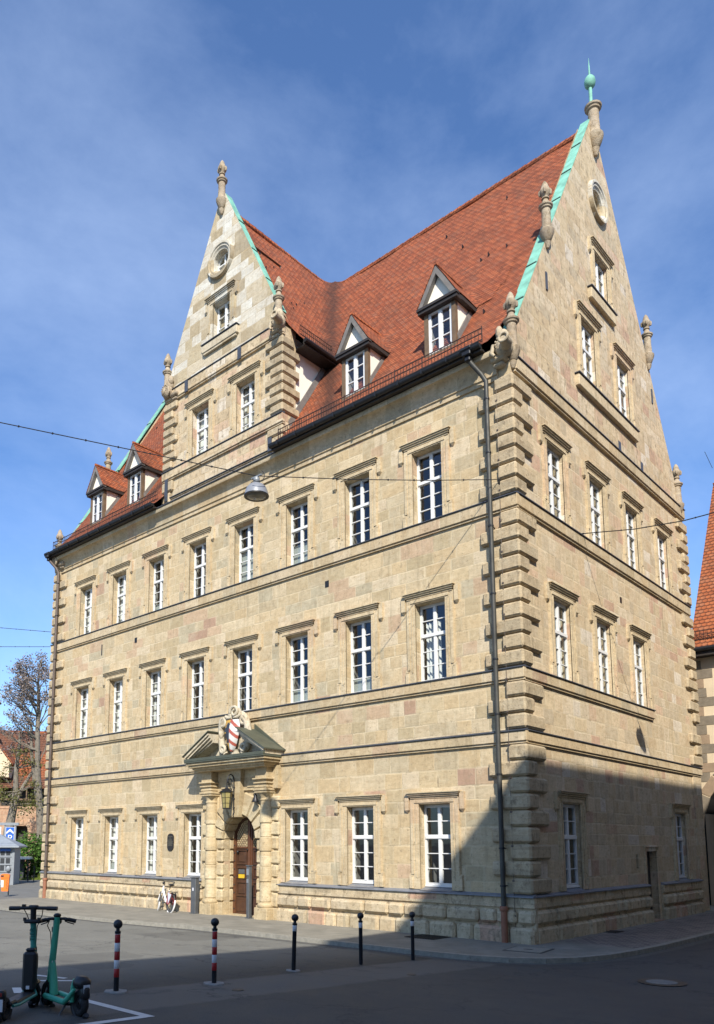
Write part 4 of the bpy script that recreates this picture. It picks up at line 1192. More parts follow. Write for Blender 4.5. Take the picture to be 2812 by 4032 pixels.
# spandrel sheet with arch hole, soffit
s = M(F); NN = 24; arc = [(PC - RA * cos(pi * i / NN), ZSP + RA * sin(pi * i / NN)) for i in range(NN + 1)]
top = 4.02
for i in range(NN):
    (a, b), (c2, d) = arc[i], arc[i + 1]
    s.poly([(a, .05, b), (c2, .05, d), (c2, .05, top), (a, .05, top)])
    s.poly([(a, .05, b), (c2, .05, d), (c2, -.46, d), (a, -.46, b)])
for sg in (-1, 1): s.poly([(PC + sg * RA, .05, ZSP), (PC + sg * 1.6, .05, ZSP), (PC + sg * 1.6, .05, top), (PC + sg * RA, .05, top)])
s.build('arch_wall', ST_O, PORTAL)
s = M(F); NV = 9
for i in range(NV):
    if i == NV // 2: continue
    t0 = pi * i / NV + .02; t1 = pi * (i + 1) / NV - .02; tm = (t0 + t1) / 2
    ro = min(1.45, 1.10 / max(.001, abs(cos(tm)))) if abs(cos(tm)) > .05 else 1.45
    ro = max(1.08, ro) if i not in (3, 5) else 1.55
    P = lambda r, t: (PC - r * cos(t), ZSP + r * sin(t))
    q = [P(RA - .005, t0), P(RA - .005, t1), P(ro, t1), P(ro, t0)]
    # chamfered voussoir
    cx_ = sum(p[0] for p in q) / 4; cz_ = sum(p[1] for p in q) / 4
    qi = [(cx_ + (a - cx_) * .86, cz_ + (b - cz_) * .9) for a, b in q]
    vs = [(a, -.2, b) for a, b in q] + [(a, .11, b) for a, b in q] + [(a, .17, b) for a, b in qi]
    s.add(vs, [[8, 9, 10, 11]] + [[i2, (i2 + 1) % 4, 4 + (i2 + 1) % 4, 4 + i2] for i2 in range(4)] + [[4 + i2, 4 + (i2 + 1) % 4, 8 + (i2 + 1) % 4, 8 + i2] for i2 in range(4)])
    # the ribs on the soffit
    P2 = [P(RA - .03, t0 + .02), P(RA - .03, t1 - .02)]
    s.add([(P2[0][0], .0, P2[0][1]), (P2[1][0], .0, P2[1][1]), (P2[1][0], -.44, P2[1][1]), (P2[0][0], -.44, P2[0][1]),
           (P(RA + .01, t0)[0], .04, P(RA + .01, t0)[1]), (P(RA + .01, t1)[0], .04, P(RA + .01, t1)[1]), (P(RA + .01, t1)[0], -.45, P(RA + .01, t1)[1]), (P(RA + .01, t0)[0], -.45, P(RA + .01, t0)[1])],
          [[0, 1, 2, 3], [0, 1, 5, 4], [1, 2, 6, 5], [2, 3, 7, 6], [3, 0, 4, 7]])
s.build('voussoir', ST_O, PORTAL)
s = M(F); q = [(PC - .15, 3.16), (PC + .15, 3.16), (PC + .27, 4.72), (PC - .27, 4.72)]
s.prism(q, lambda a, b: (a, -.2, b), lambda a, b: (a, .30, b)); s.build('keystone', ST_O, PORTAL)
# frieze and cornice
s = M(F); s.box(PC - 1.62, PC + 1.62, -.02, .13, 4.02, 4.76); 
for sg in (-1, 1): s.box(PC + sg * .42, PC + sg * .85, .13, .16, 4.12, 4.66)
s.build('frieze', ST_O, PORTAL)
s = M(F)
for z, a, b in ((4.70, 1.68, .62), (4.76, 1.74, .70), (4.83, 1.84, .80), (4.91, 1.90, .86)): s.box(PC - a, PC + a, -.02, b, z, z + .076, .008)
s.build('pediment_cornice', ST_O, PORTAL)
s = M(F); s.box(PC - 1.93, PC + 1.93, -.02, .91, 4.99, 5.05); s.box(PC - 1.93, PC + 1.93, .84, .92, 5.04, 5.13); s.build('pediment_flashing', GREENROOF, PORTAL)
for sg in (-1, 1):
    e0 = PC + sg * 1.93; e1 = PC + sg * .72
    za, zb = 5.08, 5.95
    s = M(F); lay = ((.0, .09, .90), (.09, .17, .84), (.17, .25, .76), (.25, .32, .68))
    for a, b, pr in lay:
        s.prism([(e0 - sg * .02, max(5.06, za + .30 - b - .14)), (e1, zb - b), (e1, zb - a), (e0 + sg * .0, max(5.065, za + .16 - a))], lambda p, q: (p, -.02, q), lambda p, q, pr=pr: (p, pr, q))
    s.build('raking_cornice', ST_C, PORTAL)
    s = M(F); s.prism([(e0 + sg * .07, za + .12), (e1 - sg * .05, zb + .02), (e1 - sg * .05, zb + .055), (e0 + sg * .07, za + .155)], lambda p, q: (p, -.02, q), lambda p, q: (p, .95, q))
    s.prism([(e0 + sg * .10, za + .15), (e1 - sg * .10, zb + .055), (e1 - sg * .10, zb + .24), (e0 - sg * .06, za + .24)], lambda p, q: (p, -.02, q), lambda p, q: (p, .05, q))
    s.build('pediment_roof', GREENROOF, PORTAL)
    s = M(F); s.prism([(e0 - sg * .05, 5.05), (e1 + sg * .02, 5.05), (e1 + sg * .02, zb - .3)], lambda p, q: (p, -.02, q), lambda p, q: (p, .24, q)); s.build('tympanum', ST_C, PORTAL)
# coat of arms: scrolled cartouche with a split shield
s = M(F); cu, n0 = PC + .02, .36
s.ell((cu, n0 - .22, 5.95), (.54, .20, .74), 20, 12)
for sg in (-1, 1):
    s.tube([(cu + sg * .40, n0 + .02, 5.22), (cu + sg * .62, n0, 5.45), (cu + sg * .68, n0, 5.85), (cu + sg * .60, n0 + .04, 6.25), (cu + sg * .42, n0 + .06, 6.42)], [.09, .12, .11, .12, .09], 8)
    s.torus((cu + sg * .50, n0 + .08, 6.30), .13, .06, (0, 1, 0)); s.torus((cu + sg * .50, n0 + .08, 5.40), .11, .055, (0, 1, 0))
    s.ell((cu + sg * .62, n0 + .05, 5.95), (.08, .1, .2), 8, 6)
    if sg > 0:
        pts = [(cu - .10, n0 + .10, 6.44), (cu - .12, n0 + .12, 6.60)] + [(cu + .10 + .20 * (1 - k / 30) * cos(pi - k / 22 * 2.6 * pi), n0 + .14, 6.60 + .20 * (1 - k / 30) * sin(pi - k / 22 * 2.6 * pi)) for k in range(23)]
        s.tube(pts, [.05, .055] + [.055 - .0012 * k for k in range(23)], 7)
        s.ell((cu + .12, n0 + .02, 6.58), (.20, .08, .18), 10, 7)
    else:
        for k in range(5): s.ell((cu - .16 - .05 * k, n0 + .08 - .01 * k, 6.56 - .045 * k), (.045, .06, .075 - .007 * k), 6, 5)
    s.tube([(cu + sg * .05, n0 + .1, 6.42), (cu + sg * .26, n0 + .1, 6.42), (cu + sg * .38, n0 + .08, 6.50)], [.05, .07, .05], 8)
s.ell((cu - .02, n0 + .0, 6.50), (.20, .10, .10), 12, 8)
s.lathe([(.3, 5.06), (.24, 5.12), (.2, 5.3), (.24, 5.36)], cu, n0 - .1, 0, 12)
CREST = s.build('coat_of_arms', ST_C, BLD, 50)
s = M(F); NU, NZ = 44, 66; vs = []; ids = {}
def shield_w(v):                              # half width at height v in 0..1
    return .40 * (min(1, sqrt(max(0, v)) * 1.12) if v < .6 else 1 - .10 * sin((v - .6) / .4 * pi) - .12 * ((v - .6) / .4) ** 3)
for j in range(NZ + 1):
    v = j / NZ; wv = max(.01, shield_w(v))
    for i in range(NU + 1):
        a = i / NU * 2 - 1
        ids[i, j] = len(vs); vs.append((cu + a * wv, n0 + .02 + .26 * sqrt(max(0, 1 - (a * .92) ** 2)) * (.55 + .45 * sin(pi * min(1, .12 + v * .8))), 5.28 + 1.06 * v))
s.v = []; s.f = []; s.mi = []
fs = []; mi = []
for j in range(NZ):
    for i in range(NU):
        fs.append([ids[i, j], ids[i + 1, j], ids[i + 1, j + 1], ids[i, j + 1]])
        a = (i + .5) / NU * 2 - 1; v = (j + .5) / NZ; x = a * shield_w(v) / .40
        if x > .02:
            t = (v + x * .34 + .03) % .32; mi.append(1 if t < .125 else 0)
        elif x > -.02: mi.append(2)
        else:
            # half eagle, dark, on gold
            wing = (-.78 < x < -.12) and (.34 < v < .86) and ((x + .45) ** 2 / .12 + (v - .60) ** 2 / .055 < 1) and ((int(v * 26) % 5) > 0 or x > -.4)
            head = (x + .22) ** 2 / .03 + (v - .84) ** 2 / .006 < 1
            body = x > -.26 and .28 < v < .84
            leg = (abs(x + .3 + (v - .25) * .5) < .07 and .12 < v < .34) or (abs(v - .14) < .03 and -.5 < x < -.1)
            mi.append(2 if (wing or head or body or leg) else 3)
s.add(vs, fs); s.mi = mi
s.build('shield', [plain('shield_white', (.58, .57, .54), .5, 0, .05), plain('shield_red', (.36, .085, .055), .5, 0, .08), plain('shield_black', (.03, .034, .045), .5, 0, .2), plain('shield_gold', (.60, .34, .06), .45, .1, .15)], CREST, 60)

# --- the oak double door
s = M(F); pts = [(PC - .80, -.05)] + [(PC - .80 * cos(pi * i / 20), ZSP + .80 * sin(pi * i / 20)) for i in range(21)] + [(PC + .80, -.05)]
s.prism(pts, lambda a, b: (a, -.47, b), lambda a, b: (a, -.42, b))
DOOR = s.build('door', WOOD, BLD)
s = M(F)
for sg in (-1, 1):
    s.box(PC + sg * .80, PC + sg * .68, -.43, -.385, .0, ZSP + .3); s.box(PC + sg * .015, PC + sg * .10, -.43, -.39, .0, ZSP + .70)
s.box(PC - .03, PC + .03, -.43, -.36, .0, ZSP + .78)
s.build('door_stile', WOODL, DOOR)
lat = M(F)
for sg in (-1, 1):
    a, b = sorted((PC + sg * .15, PC + sg * .64))
    for k, (z0, z1) in enumerate(((.08, .44), (.56, 1.05), (1.14, 1.52), (1.60, 2.10))):
        p = M(F)
        if k == 0: p.box(a, b, -.425, -.40, z0, z1)
        else:
            p.box(a, b, -.425, -.385, z0, z0 + .055, .01); p.box(a, b, -.425, -.385, z1 - .05, z1, .01); p.box(a, a + .05, -.425, -.39, z0 + .056, z1 - .052); p.box(b - .05, b, -.425, -.39, z0 + .056, z1 - .052)
            p.box(a + .09, b - .09, -.425, -.40, z0 + .09, z1 - .09, .012)
        p.build('panel', WOOD, DOOR)
    zb = 2.20; poly = [(a, zb), (b, zb)] + [(u, ZSP + sqrt(max(0, .66 ** 2 - (u - PC) ** 2))) for u in lin(b, a, 8)]
    p = M(F); p.poly([(u, -.41, z) for u, z in poly]); p.build('lattice_glass', plain('pale_lattice_glass', (.55, .46, .26), .3, 0, .1) if sg < 0 else AMBER, DOOR)
    for k in range(-12, 13):
        for d in (1, -1):
            p0 = Vector((a + (k * .085), 0, zb)); dr = Vector((d * .62, 0, 1)); seg = []
            for q in lin(0, .9, 30):
                u, z = p0.x + dr.x * q, p0.z + dr.z * q
                if a <= u <= b and z <= ZSP + sqrt(max(0, .66 ** 2 - (u - PC) ** 2)): seg.append((u, -.40, z))
            if len(seg) > 1: lat.tube([seg[0], seg[-1]], .009, 5)
    lat.box(a, b, -.425, -.38, zb - .06, zb)
lat.build('lattice', WOODL, DOOR)
s = M(F)
for sg in (-1, 1):
    for z in lin(.15, 2.5, 9): s.ell((PC + sg * .74, -.385, z), (.028, .025, .028), 8, 5)
s.ell((PC - .56, -.36, 2.02), (.05, .05, .05)); s.ell((PC - .09, -.36, 2.1), (.03, .03, .03)); s.ell((PC - .09, -.36, 1.28), (.03, .03, .03))
s.build('door_stud', BLACK, DOOR, 60)
s = M(F); s.box(PC - .53, PC - .25, -.40, -.375, 1.30, 1.45, .006); s.build('letterbox', STEEL, DOOR)
s = M(F); s.box(PC - .53, PC - .25, -.40, -.378, 1.16, 1.285); s.build('notice', plain('yellow_notice', (.62, .40, .02), .6), DOOR)
s = M(F); s.box(PC - .82, PC + .82, -.5, .02, -.1, -.012); s.build('doorstep', ST_O, BLD)

# ================================================================== THINGS FIXED TO THE BUILDING
L = thing('wall_lantern', (PC - .02, -.3, 3.0), 'black wrought-iron lantern with amber panes on a scrolled bracket above the oak door', 'lantern')
lx, ly, z0 = PC - .05, -.62, 3.42
s = M()
pts = [(PC - .03, -.31, 3.30)] + [(PC - .03, -.33, z) for z in (3.45, 3.7, 4.1, 4.3)] + [(PC - .03, -.47 + .14 * cos(t), 4.32 + .22 * sin(t)) for t in lin(0.1, 2.9, 8)] + [(PC - .04, -.62, 4.26)]
s.tube(pts, .022, 8)
for k in range(2): s.torus((PC - .03, -.50, 4.30), .07 + .03 * k, .012, (1, 0, 0), 16, 6)
s.tube([(PC - .03, -.33, 3.75), (PC - .03, -.45, 4.05), (PC - .03, -.58, 4.22)], .014, 6)
for z in (3.46, 3.75, 4.12): s.ell((PC - .03, -.325, z), (.04, .04, .03), 8, 5)
s.tube([(PC - .03, -.31, 3.32), (PC - .03, -.36, 3.22), (PC - .03, -.31, 3.14)], [.022, .016, .01], 6)
s.tube([(lx, ly, 4.26), (lx, ly, 4.14)], .015, 6)
s.build('bracket', BLACK, L, 50)
s = M(); s.lathe([(.02, 4.16), (.035, 4.12), (.06, 4.08), (.15, 4.02), (.225, 3.975), (.225, 3.955), (.19, 3.955)], lx, ly, 0, 6); s.build('lantern_roof', BLACK, L)
s = M()
for i in range(6):
    a = 2 * pi * i / 6; s.tube([(lx + .185 * cos(a), ly + .185 * sin(a), 3.955), (lx + .125 * cos(a), ly + .125 * sin(a), 3.44)], .012, 5)
    b = 2 * pi * (i + 1) / 6
    for t in (.36, .7):
        r_ = .185 - .06 * t; s.tube([(lx + r_ * cos(a), ly + r_ * sin(a), 3.955 - .515 * t), (lx + r_ * cos(b), ly + r_ * sin(b), 3.955 - .515 * t)], .006, 4)
s.lathe([(.10, 3.40), (.14, 3.415), (.14, 3.44), (.10, 3.445)], lx, ly, 0, 6)
s.build('lantern_cage', BLACK, L)
s = M(); s.lathe([(.118, 3.445), (.178, 3.95)], lx, ly, 0, 6); s.build('lantern_glass', AMBER, L)

L = thing('wall_lamp', (PC + 1.0, -.1, 3.6), 'small dark bell-shaped lamp beside the right column of the portal', 'lamp')
s = M(); s.tube([(PC + 1.0, -.12, 3.95), (PC + 1.0, -.30, 3.98), (PC + 1.0, -.34, 3.86)], .014, 6); s.build('bracket', BLACK, L)
s = M(); s.lathe([(.02, 3.86), (.05, 3.84), (.06, 3.74), (.12, 3.62), (.115, 3.61), (.04, 3.66)], PC + 1.0, -.34, 0, 14); s.build('lamp_shade', BLACK, L, 50)

PLQ = thing('plaque', (-13.83, 0, 2.05), 'dark bronze plaque with rounded ends on the wall left of the portal', 'plaque')
s = M(F); pts = [(-13.83 + .175 * cos(t), 2.51 + .14 * sin(t)) for t in lin(0, pi, 10)] + [(-13.83 + .175 * cos(t), 2.17 + .14 * sin(t)) for t in lin(pi, 2 * pi, 10)]
s.prism(pts, lambda a, b: (a, -.01, b), lambda a, b: (a, .035, b)); s.box(-14.015, -13.645, -.01, .03, 2.32, 2.36)
s.build('plate', plain('dark_bronze', (.035, .03, .028), .5, .4, .2), PLQ)
s = M(F)
for i, (w_, z) in enumerate(((.25, 2.54), (.12, 2.49), (.2, 2.44), (.24, 2.395), (.26, 2.36), (.22, 2.325), (.25, 2.29), (.2, 2.255), (.22, 2.22))):
    u = -13.83 - w_ / 2
    while u < -13.83 + w_ / 2 - .015:
        l = random.choice((.018, .026, .034)); s.box(u, u + l, .034, .039, z - .011, z + .011); u += l + .01
s.build('raised_lettering', plain('bronze_letters', (.15, .135, .10), .5, .4, .1), PLQ)

# ================================================================== STREET FURNITURE
def bollard_parts(B, h, bands):
    s = M(); s.lathe([(.032, 0), (.038, .02), (.038, h - .2), (.044, h - .19), (.044, h - .165), (.028, h - .155), (.026, h - .12)], 0, 0, 0, 16); s.build('post', BOLL, B, 45)
    s = M(); s.ell((0, 0, h - .066), (.066, .066, .066), 16, 12); s.build('ball_finial', BOLL, B, 60)
    for (a, b, mt) in bands:
        s = M(); s.lathe([(.0385, a), (.0395, a + .001), (.0395, b - .001), (.0385, b)], 0, 0, 0, 16); s.build('reflective_band', mt, B, 45)
def foot(B, w):
    s = M(); pts = [(w * (1 + .13 * sin(k * 2.7)) * cos(2 * pi * k / 9), w * (1 + .1 * cos(k * 3.1)) * sin(2 * pi * k / 9) * .8) for k in range(9)]
    s.prism(pts, lambda a, b: (a, b, -.02), lambda a, b: (a * .9, b * .9, .018)); s.build('concrete_foot', CONC, B)
GB = 'bollards in a row across the street'
blist = [(-.68, -11.11, 'red and white banded bollard with a black ball, beside the scooters', 'rw'),
         (-.52, -9.43, 'red and white banded bollard in front of the portal', 'rw'),
         (-.95, -7.19, 'slightly leaning black bollard with one white band near its top and a concrete foot', 'bk'),
         (-.94, -5.28, 'black bollard with one white band, between the leaning bollard and the kerb', 'bk'),
         (-.85, -3.65, 'black bollard with one white band, nearest to the kerb', 'bk')]
for x, y, lab, kd in blist:
    z = gz(x, y)
    B = thing('bollard', (x, y, z), lab, 'bollard', GB)
    ROOTLOC[B.name] = Vector()
    bollard_parts(B, 1.0, [(.205, .322, BOLLR), (.322, .44, BOLLW), (.44, .558, BOLLR), (.558, .676, BOLLW), (.676, .794, BOLLR), (.794, .838, BOLLW)] if kd == 'rw' else [(.70, .815, BOLLW)])
    if y < -7: foot(B, .2 if kd == 'rw' else .15)
    if kd == 'bk' and y < -7: B.rotation_euler = (0, radians(2.2), 0)
B = thing('bollard', (-1.28, -12.95, gz(-1.28, -12.95)), 'black bollard at the left edge of the picture, only its ball showing', 'bollard', GB)
ROOTLOC[B.name] = Vector(); bollard_parts(B, 1.0, [(.70, .815, BOLLW)])

def steel_pillar(x, y, h, w, d, label, rz, panel):
    P = thing('steel_pillar', (x, y, -.03), label, 'pillar', 'grey steel pillars at the portal', rz)
    ROOTLOC[P.name] = Vector()
    s = M(); s.box(-w / 2, w / 2, -d / 2, d / 2, .0, h, .012); s.build('housing', STEEL, P)
    s = M(); s.box(-w / 2 - .015, w / 2 + .015, -d / 2 - .015, d / 2 + .015, h, h + .03); s.box(-w / 2 - .03, w / 2 + .03, -d / 2 - .03, d / 2 + .03, 0, .025); s.build('cap_plate', STEEL, P)
    s = M()
    if panel:
        s.box(-.05, .05, -d / 2 - .012, -d / 2, h - .28, h - .08); s.box(-.04, .04, -d / 2 - .015, -d / 2, h - .52, h - .40); s.build('control_panel', GREYP, P)
    else:
        s.box(-.03, .03, -d / 2 - .006, -d / 2, h - .42, h - .32); s.build('sticker', BOLLW, P)
steel_pillar(-11.93, -.42, 1.17, .25, .16, 'short wide grey steel pillar against the wall left of the portal', 0, False)
steel_pillar(-9.37, -.33, 1.62, .13, .13, 'tall slim grey steel pillar standing in front of the oak door', 0, True)

# --- covers in the ground
s = M(); s.lathe([(.0, .0), (.39, .0), (.40, .012), (.0, .013)], 0, 0, 0, 36)
MH = s.build('manhole_cover', plain('cast_iron', (.055, .053, .05), .6, .4, .3, 12, .4), None, None); MH.location = (3.83, -2.75, gz(3.8, -2.75) + .002)
tag(MH, 'round manhole cover with a pale concrete middle in the dark street', 'manhole cover')
s = M(); s.lathe([(.0, .0), (.26, .0), (.26, .005), (.0, .006)], 0, 0, .0125, 36); c_ = s.build('cover_infill', plain('worn_concrete', (.19, .187, .175), .9, 0, .25, 14), MH)
MC = thing('inspection_cover', (.42, -1.02, -.03), 'large square concrete-filled inspection cover in the pavement at the building corner', 'inspection cover', rz=radians(8))
s = M(); s.box(-.44, .44, -.46, .46, -.01, .006); s.build('frame', plain('cover_frame', (.06, .058, .052), .6, .3), MC)
s = M(); s.box(-.39, .39, -.41, .41, .0, .010); s.build('cover_infill', plain('cover_concrete', (.24, .225, .18), .9, 0, .2, 10), MC)
s = M(); s.box(-.09, .09, -.05, .05, .008, .013); s.build('lifting_plate', BLACK, MC)
for (x0, x1, y0, y1, lab) in ((-2.95, -2.1, -1.0, -.2, 'dark iron cellar grating in the pavement below the right ground-floor window'), (.18, .52, 3.65, 4.25, 'small iron cellar grating at the foot of the side wall')):
    Gt = thing('cellar_grating', ((x0 + x1) / 2, (y0 + y1) / 2, -.03), lab, 'grating')
    s = M(); s.box(x0, x1, y0, y1, -.04, -.026); s.build('pit', BLACK, Gt)
    s = M(); k = int((x1 - x0) / .045)
    for i in range(k + 1): s.box(x0 + (x1 - x0) * i / k - .008, x0 + (x1 - x0) * i / k + .008, y0, y1, -.026, -.014)
    s.build('grate', plain('iron_grate', (.06, .058, .055), .55, .5), Gt)
def small_cover(x, y, r_, lab):
    s = M(); s.lathe([(0, 0), (r_, 0), (r_, .008), (0, .009)], 0, 0, 0, 18); o = s.build('valve_cover', plain('valve_iron', (.05, .05, .05), .6, .3), None); o.location = (x, y, gz(x, y) + .001)
    tag(o, lab, 'valve cover')
small_cover(.15, -9.55, .09, 'small round valve cover in the pale asphalt strip, left one'); small_cover(.55, -5.7, .08, 'small round valve cover in the street, right one near the kerb')

# --- e-scooters
TEAL = plain('scooter_teal', (.045, .28, .235), .35, 0, .06); MINT = plain('scooter_mint', (.075, .43, .28), .35, 0, .06); SBLK = plain('scooter_black', (.012, .012, .014), .45, 0, .2)
RUB = plain('tyre_rubber', (.016, .016, .017), .8, 0, .2, 20, .3); STK = plain('white_sticker', (.62, .64, .68), .5, 0, .08)
def wheel(parent, x, z, R, w_, name='wheel', ydir=(0, 1, 0), y=0.0):
    s = M(); s.torus((x, y, z), R - w_ / 2, w_ / 2, ydir, 28, 10); T_ = s.build(name, RUB, parent, 60)
    q = Vector((0, 0, 1)).rotation_difference(Vector(ydir))
    s = M(); 
    for sg in (-1, 1):
        pass
    prof = [(.015, -.028), (R - w_, -.018), (R - w_ * .8, 0), (R - w_, .018), (.015, .028)]
    vs = []; fs = []; n_ = 20
    for r_, h in prof:
        for i in range(n_): vs.append(Vector((x, y, z)) + q @ Vector((r_ * cos(2 * pi * i / n_), r_ * sin(2 * pi * i / n_), h)))
    for k in range(len(prof) - 1):
        for i in range(n_): fs.append([k * n_ + i, k * n_ + (i + 1) % n_, (k + 1) * n_ + (i + 1) % n_, (k + 1) * n_ + i])
    s.add(vs, fs); s.build('rim', SBLK, T_, 50)
    return T_
def rotz(o, a): o.rotation_euler = (0, 0, a)
# first scooter: local x runs from the rear wheel (x=0) to the front wheel (x=.9)
def scooter_one(loc, rz, label):
    S = thing('electric_scooter', loc, label, 'e-scooter', 'rental scooters parked on the street', rz)
    wheel(S, .0, .13, .13, .075); wheel(S, .94, .13, .13, .075)
    s = M(); s.box(.14, .78, -.09, .09, .125, .185, .02); s.box(.02, .2, -.075, .075, .15, .20, .02); s.build('deck', SBLK, S)
    s = M()
    for sg in (-1, 1): s.tube([(.06, sg * .075, .15), (.2, sg * .095, .14), (.74, sg * .095, .15), (.80, sg * .05, .2)], .018, 8)
    s.tube([(.80, 0, .16), (.845, 0, .45), (.835, 0, .62)], [.045, .04, .036], 10); s.build('frame', TEAL, S, 50)
    s = M(); s.box(.70, .80, -.085, .085, .19, .66, .03); s.box(.72, .80, -.06, .06, .66, .70, .02); s.build('battery_case', SBLK, S)
    s = M(); s.tube([(.84, 0, .60), (.835, 0, .72), (.79, 0, 1.04)], [.046, .036, .036], 12); s.tube([(.80, 0, .97), (.795, 0, 1.02)], .037, 12)
    st = s.build('stem', TEAL, S, 50)
    s = M(); s.tube([(.86, 0, .56), (.84, 0, .70)], .043, 12); s.build('folding_joint', SBLK, S, 50); s = M(); s.tube([(.79, 0, 1.03), (.775, 0, 1.18)], .036, 12); s.box(.70, .82, -.11, .09, 1.00, 1.045, .012); s.box(.70, .72, -.115, -.08, 1.03, 1.07); s.box(.70, .72, .06, .095, 1.03, 1.07); s.build('stem_collar', SBLK, S, 50)
    s = M(); s.tube([(.775, -.30, 1.175), (.775, -.12, 1.18), (.775, .12, 1.18), (.775, .30, 1.175)], .022, 10); s.tube([(.775, -.30, 1.175), (.775, -.17, 1.177)], .027, 10); s.tube([(.775, .30, 1.175), (.775, .17, 1.177)], .027, 10)
    s.box(.74, .82, -.06, .06, 1.165, 1.215, .015); s.box(.755, .795, .10, .14, 1.19, 1.225); s.build('handlebar', SBLK, S, 50)
    s = M(); s.box(.76, 1.02, -.055, .055, .235, .285, .02); s.tube([(.86, .0, .56), (.90, 0, .32), (.94, .065, .15)], [.04, .035, .025], 8); s.tube([(.90, 0, .32), (.94, -.065, .15)], [.035, .025], 8); s.torus((.94, 0, .13), .165, .03, (0, 1, 0), 14, 6, .3, 2.6); s.box(.87, .93, -.04, .04, .42, .60, .015); s.build('fork', SBLK, S, 50)
    s = M(); s.torus((.0, 0, .13), .165, .035, (0, 1, 0), 14, 8, .2, 2.9); s.box(-.16, -.06, -.05, .05, .22, .35, .02); s.build('mudguard', SBLK, S, 50)
    s = M(); s.box(-.172, -.158, -.045, .045, .13, .26); s.build('number_plate', STK, S)
    s = M(); s.box(-.165, -.155, -.03, .03, .29, .33); s.build('tail_light', plain('tail_light', (.25, .02, .02), .3), S)
    text_mesh('lettering', 'TIER', .085, plain('lettering_dark', (.012, .10, .085), .5), S, Matrix.Translation((.778, 0, .86)) @ Matrix.Rotation(radians(-7), 4, 'Y') @ Matrix.Rotation(-pi / 2, 4, 'Z') @ Matrix.Rotation(pi / 2, 4, 'X') @ Matrix.Rotation(pi / 2, 4, 'Z'))
    s = M(); s.tube([(.45, .08, .13), (.5, .2, .0)], .012, 6); s.build('kickstand', SBLK, S)
    s = M(); s.tube([(.775, .12, 1.17), (.83, .10, 1.10), (.845, .04, .95), (.86, .03, .70), (.89, .04, .45)], .006, 5); s.tube([(.775, -.12, 1.17), (.84, -.09, 1.09), (.85, -.03, .95), (.86, -.02, .72)], .006, 5); s.build('brake_cable', SBLK, S)
    s = M(); s.box(.694, .70, -.02, .02, .22, .26); s.build('sticker', STK, S)
    return S
def scooter_two(loc, rz, label):
    S = thing('electric_scooter', loc, label, 'e-scooter', 'rental scooters parked on the street', rz)
    wheel(S, .0, .155, .155, .085); wheel(S, .86, .15, .15, .08)
    s = M(); s.box(.18, .70, -.075, .075, .10, .145, .02); s.build('deck', SBLK, S)
    s = M()
    for sg in (-1, 1):
        s.tube([(.0, sg * .085, .32), (.13, sg * .10, .20), (.22, sg * .10, .145), (.74, sg * .095, .15)], [.02, .032, .036, .036], 8)
        s.tube([(.10, sg * .06, .16), (.09, sg * .06, .33), (.06, sg * .05, .42)], .028, 8)
    s.tube([(.70, 0, .15), (.725, 0, .34), (.775, 0, .56)], [.055, .05, .04], 10); s.build('frame', MINT, S, 50)
    s = M(); s.box(-.13, .10, -.085, .085, .31, .46, .05); s.torus((.0, 0, .155), .19, .035, (0, 1, 0), 14, 8, .1, 2.5); s.box(-.16, -.02, -.05, .05, .2, .36, .03); s.build('mudguard', SBLK, S, 50)
    s = M(); s.box(-.142, -.132, -.04, .04, .28, .375); s.build('number_plate', STK, S)
    s = M(); s.tube([(.80, 0, .42), (.775, 0, .56), (.70, 0, 1.02), (.685, 0, 1.10)], [.042, .042, .039, .036], 12); s.tube([(.80, 0, .44), (.845, .0, .30)], [.04, .034], 8); s.build('stem', MINT, S, 50)
    s = M(); s.box(.735, .748, -.024, .024, .46, .56); s.build('sticker', STK, S)
    s = M(); s.tube([(.84, 0, .33), (.84, .06, .26), (.86, .062, .15)], .022, 8); s.tube([(.84, 0, .33), (.84, -.06, .26), (.86, -.062, .15)], .022, 8); s.torus((.86, 0, .15), .19, .035, (0, 1, 0), 12, 8, .5, 2.4); s.build('fork', SBLK, S, 50)
    ca, sa_ = cos(radians(-32)), sin(radians(-32))
    s = M(lambda x, y, z: (.69 + (x - .69) * ca - y * sa_, (x - .69) * sa_ + y * ca, z)); s.tube([(.70, -.22, 1.045), (.69, -.1, 1.075), (.69, .1, 1.075), (.70, .22, 1.045)], .018, 8)
    for sg in (-1, 1): s.tube([(.70, sg * .23, 1.04), (.695, sg * .13, 1.065)], .026, 10); s.tube([(.70, sg * .12, 1.03), (.76, sg * .2, 1.0)], .008, 6); s.ell((.695, sg * .11, 1.06), (.03, .025, .03), 8, 6)
    s.ell((.69, 0, 1.115), (.045, .05, .03), 10, 6); s.box(.72, .78, -.05, .05, 1.0, 1.08, .02); s.build('handlebar', SBLK, S, 50)
    s = M(); s.box(.74, .80, -.02, .02, .90, .97, .008); s.build('hook', SBLK, S)
    s = M(); s.tube([(.70, .10, 1.05), (.77, .09, .99), (.775, .04, .90), (.76, .03, .70), (.80, .035, .52)], .006, 5); s.build('brake_cable', SBLK, S)
    s = M(); s.box(.728, .736, -.03, .03, .985, 1.06); s.build('sticker', STK, S)
    s = M(); s.tube([(.25, .06, .11), (.2, .16, .02), (.14, .19, .0)], .012, 6); s.build('kickstand', STEEL, S)
    return S
scooter_one((.33, -13.28, gz(.3, -13.2)), math.atan2(.68, -.60), 'teal scooter with a black battery case on its stem, left of the pair')
scooter_two((.60, -12.47, gz(.2, -12.4)), math.atan2(.06, -.82), 'mint green scooter with a bulky black rear mudguard, right of the pair')

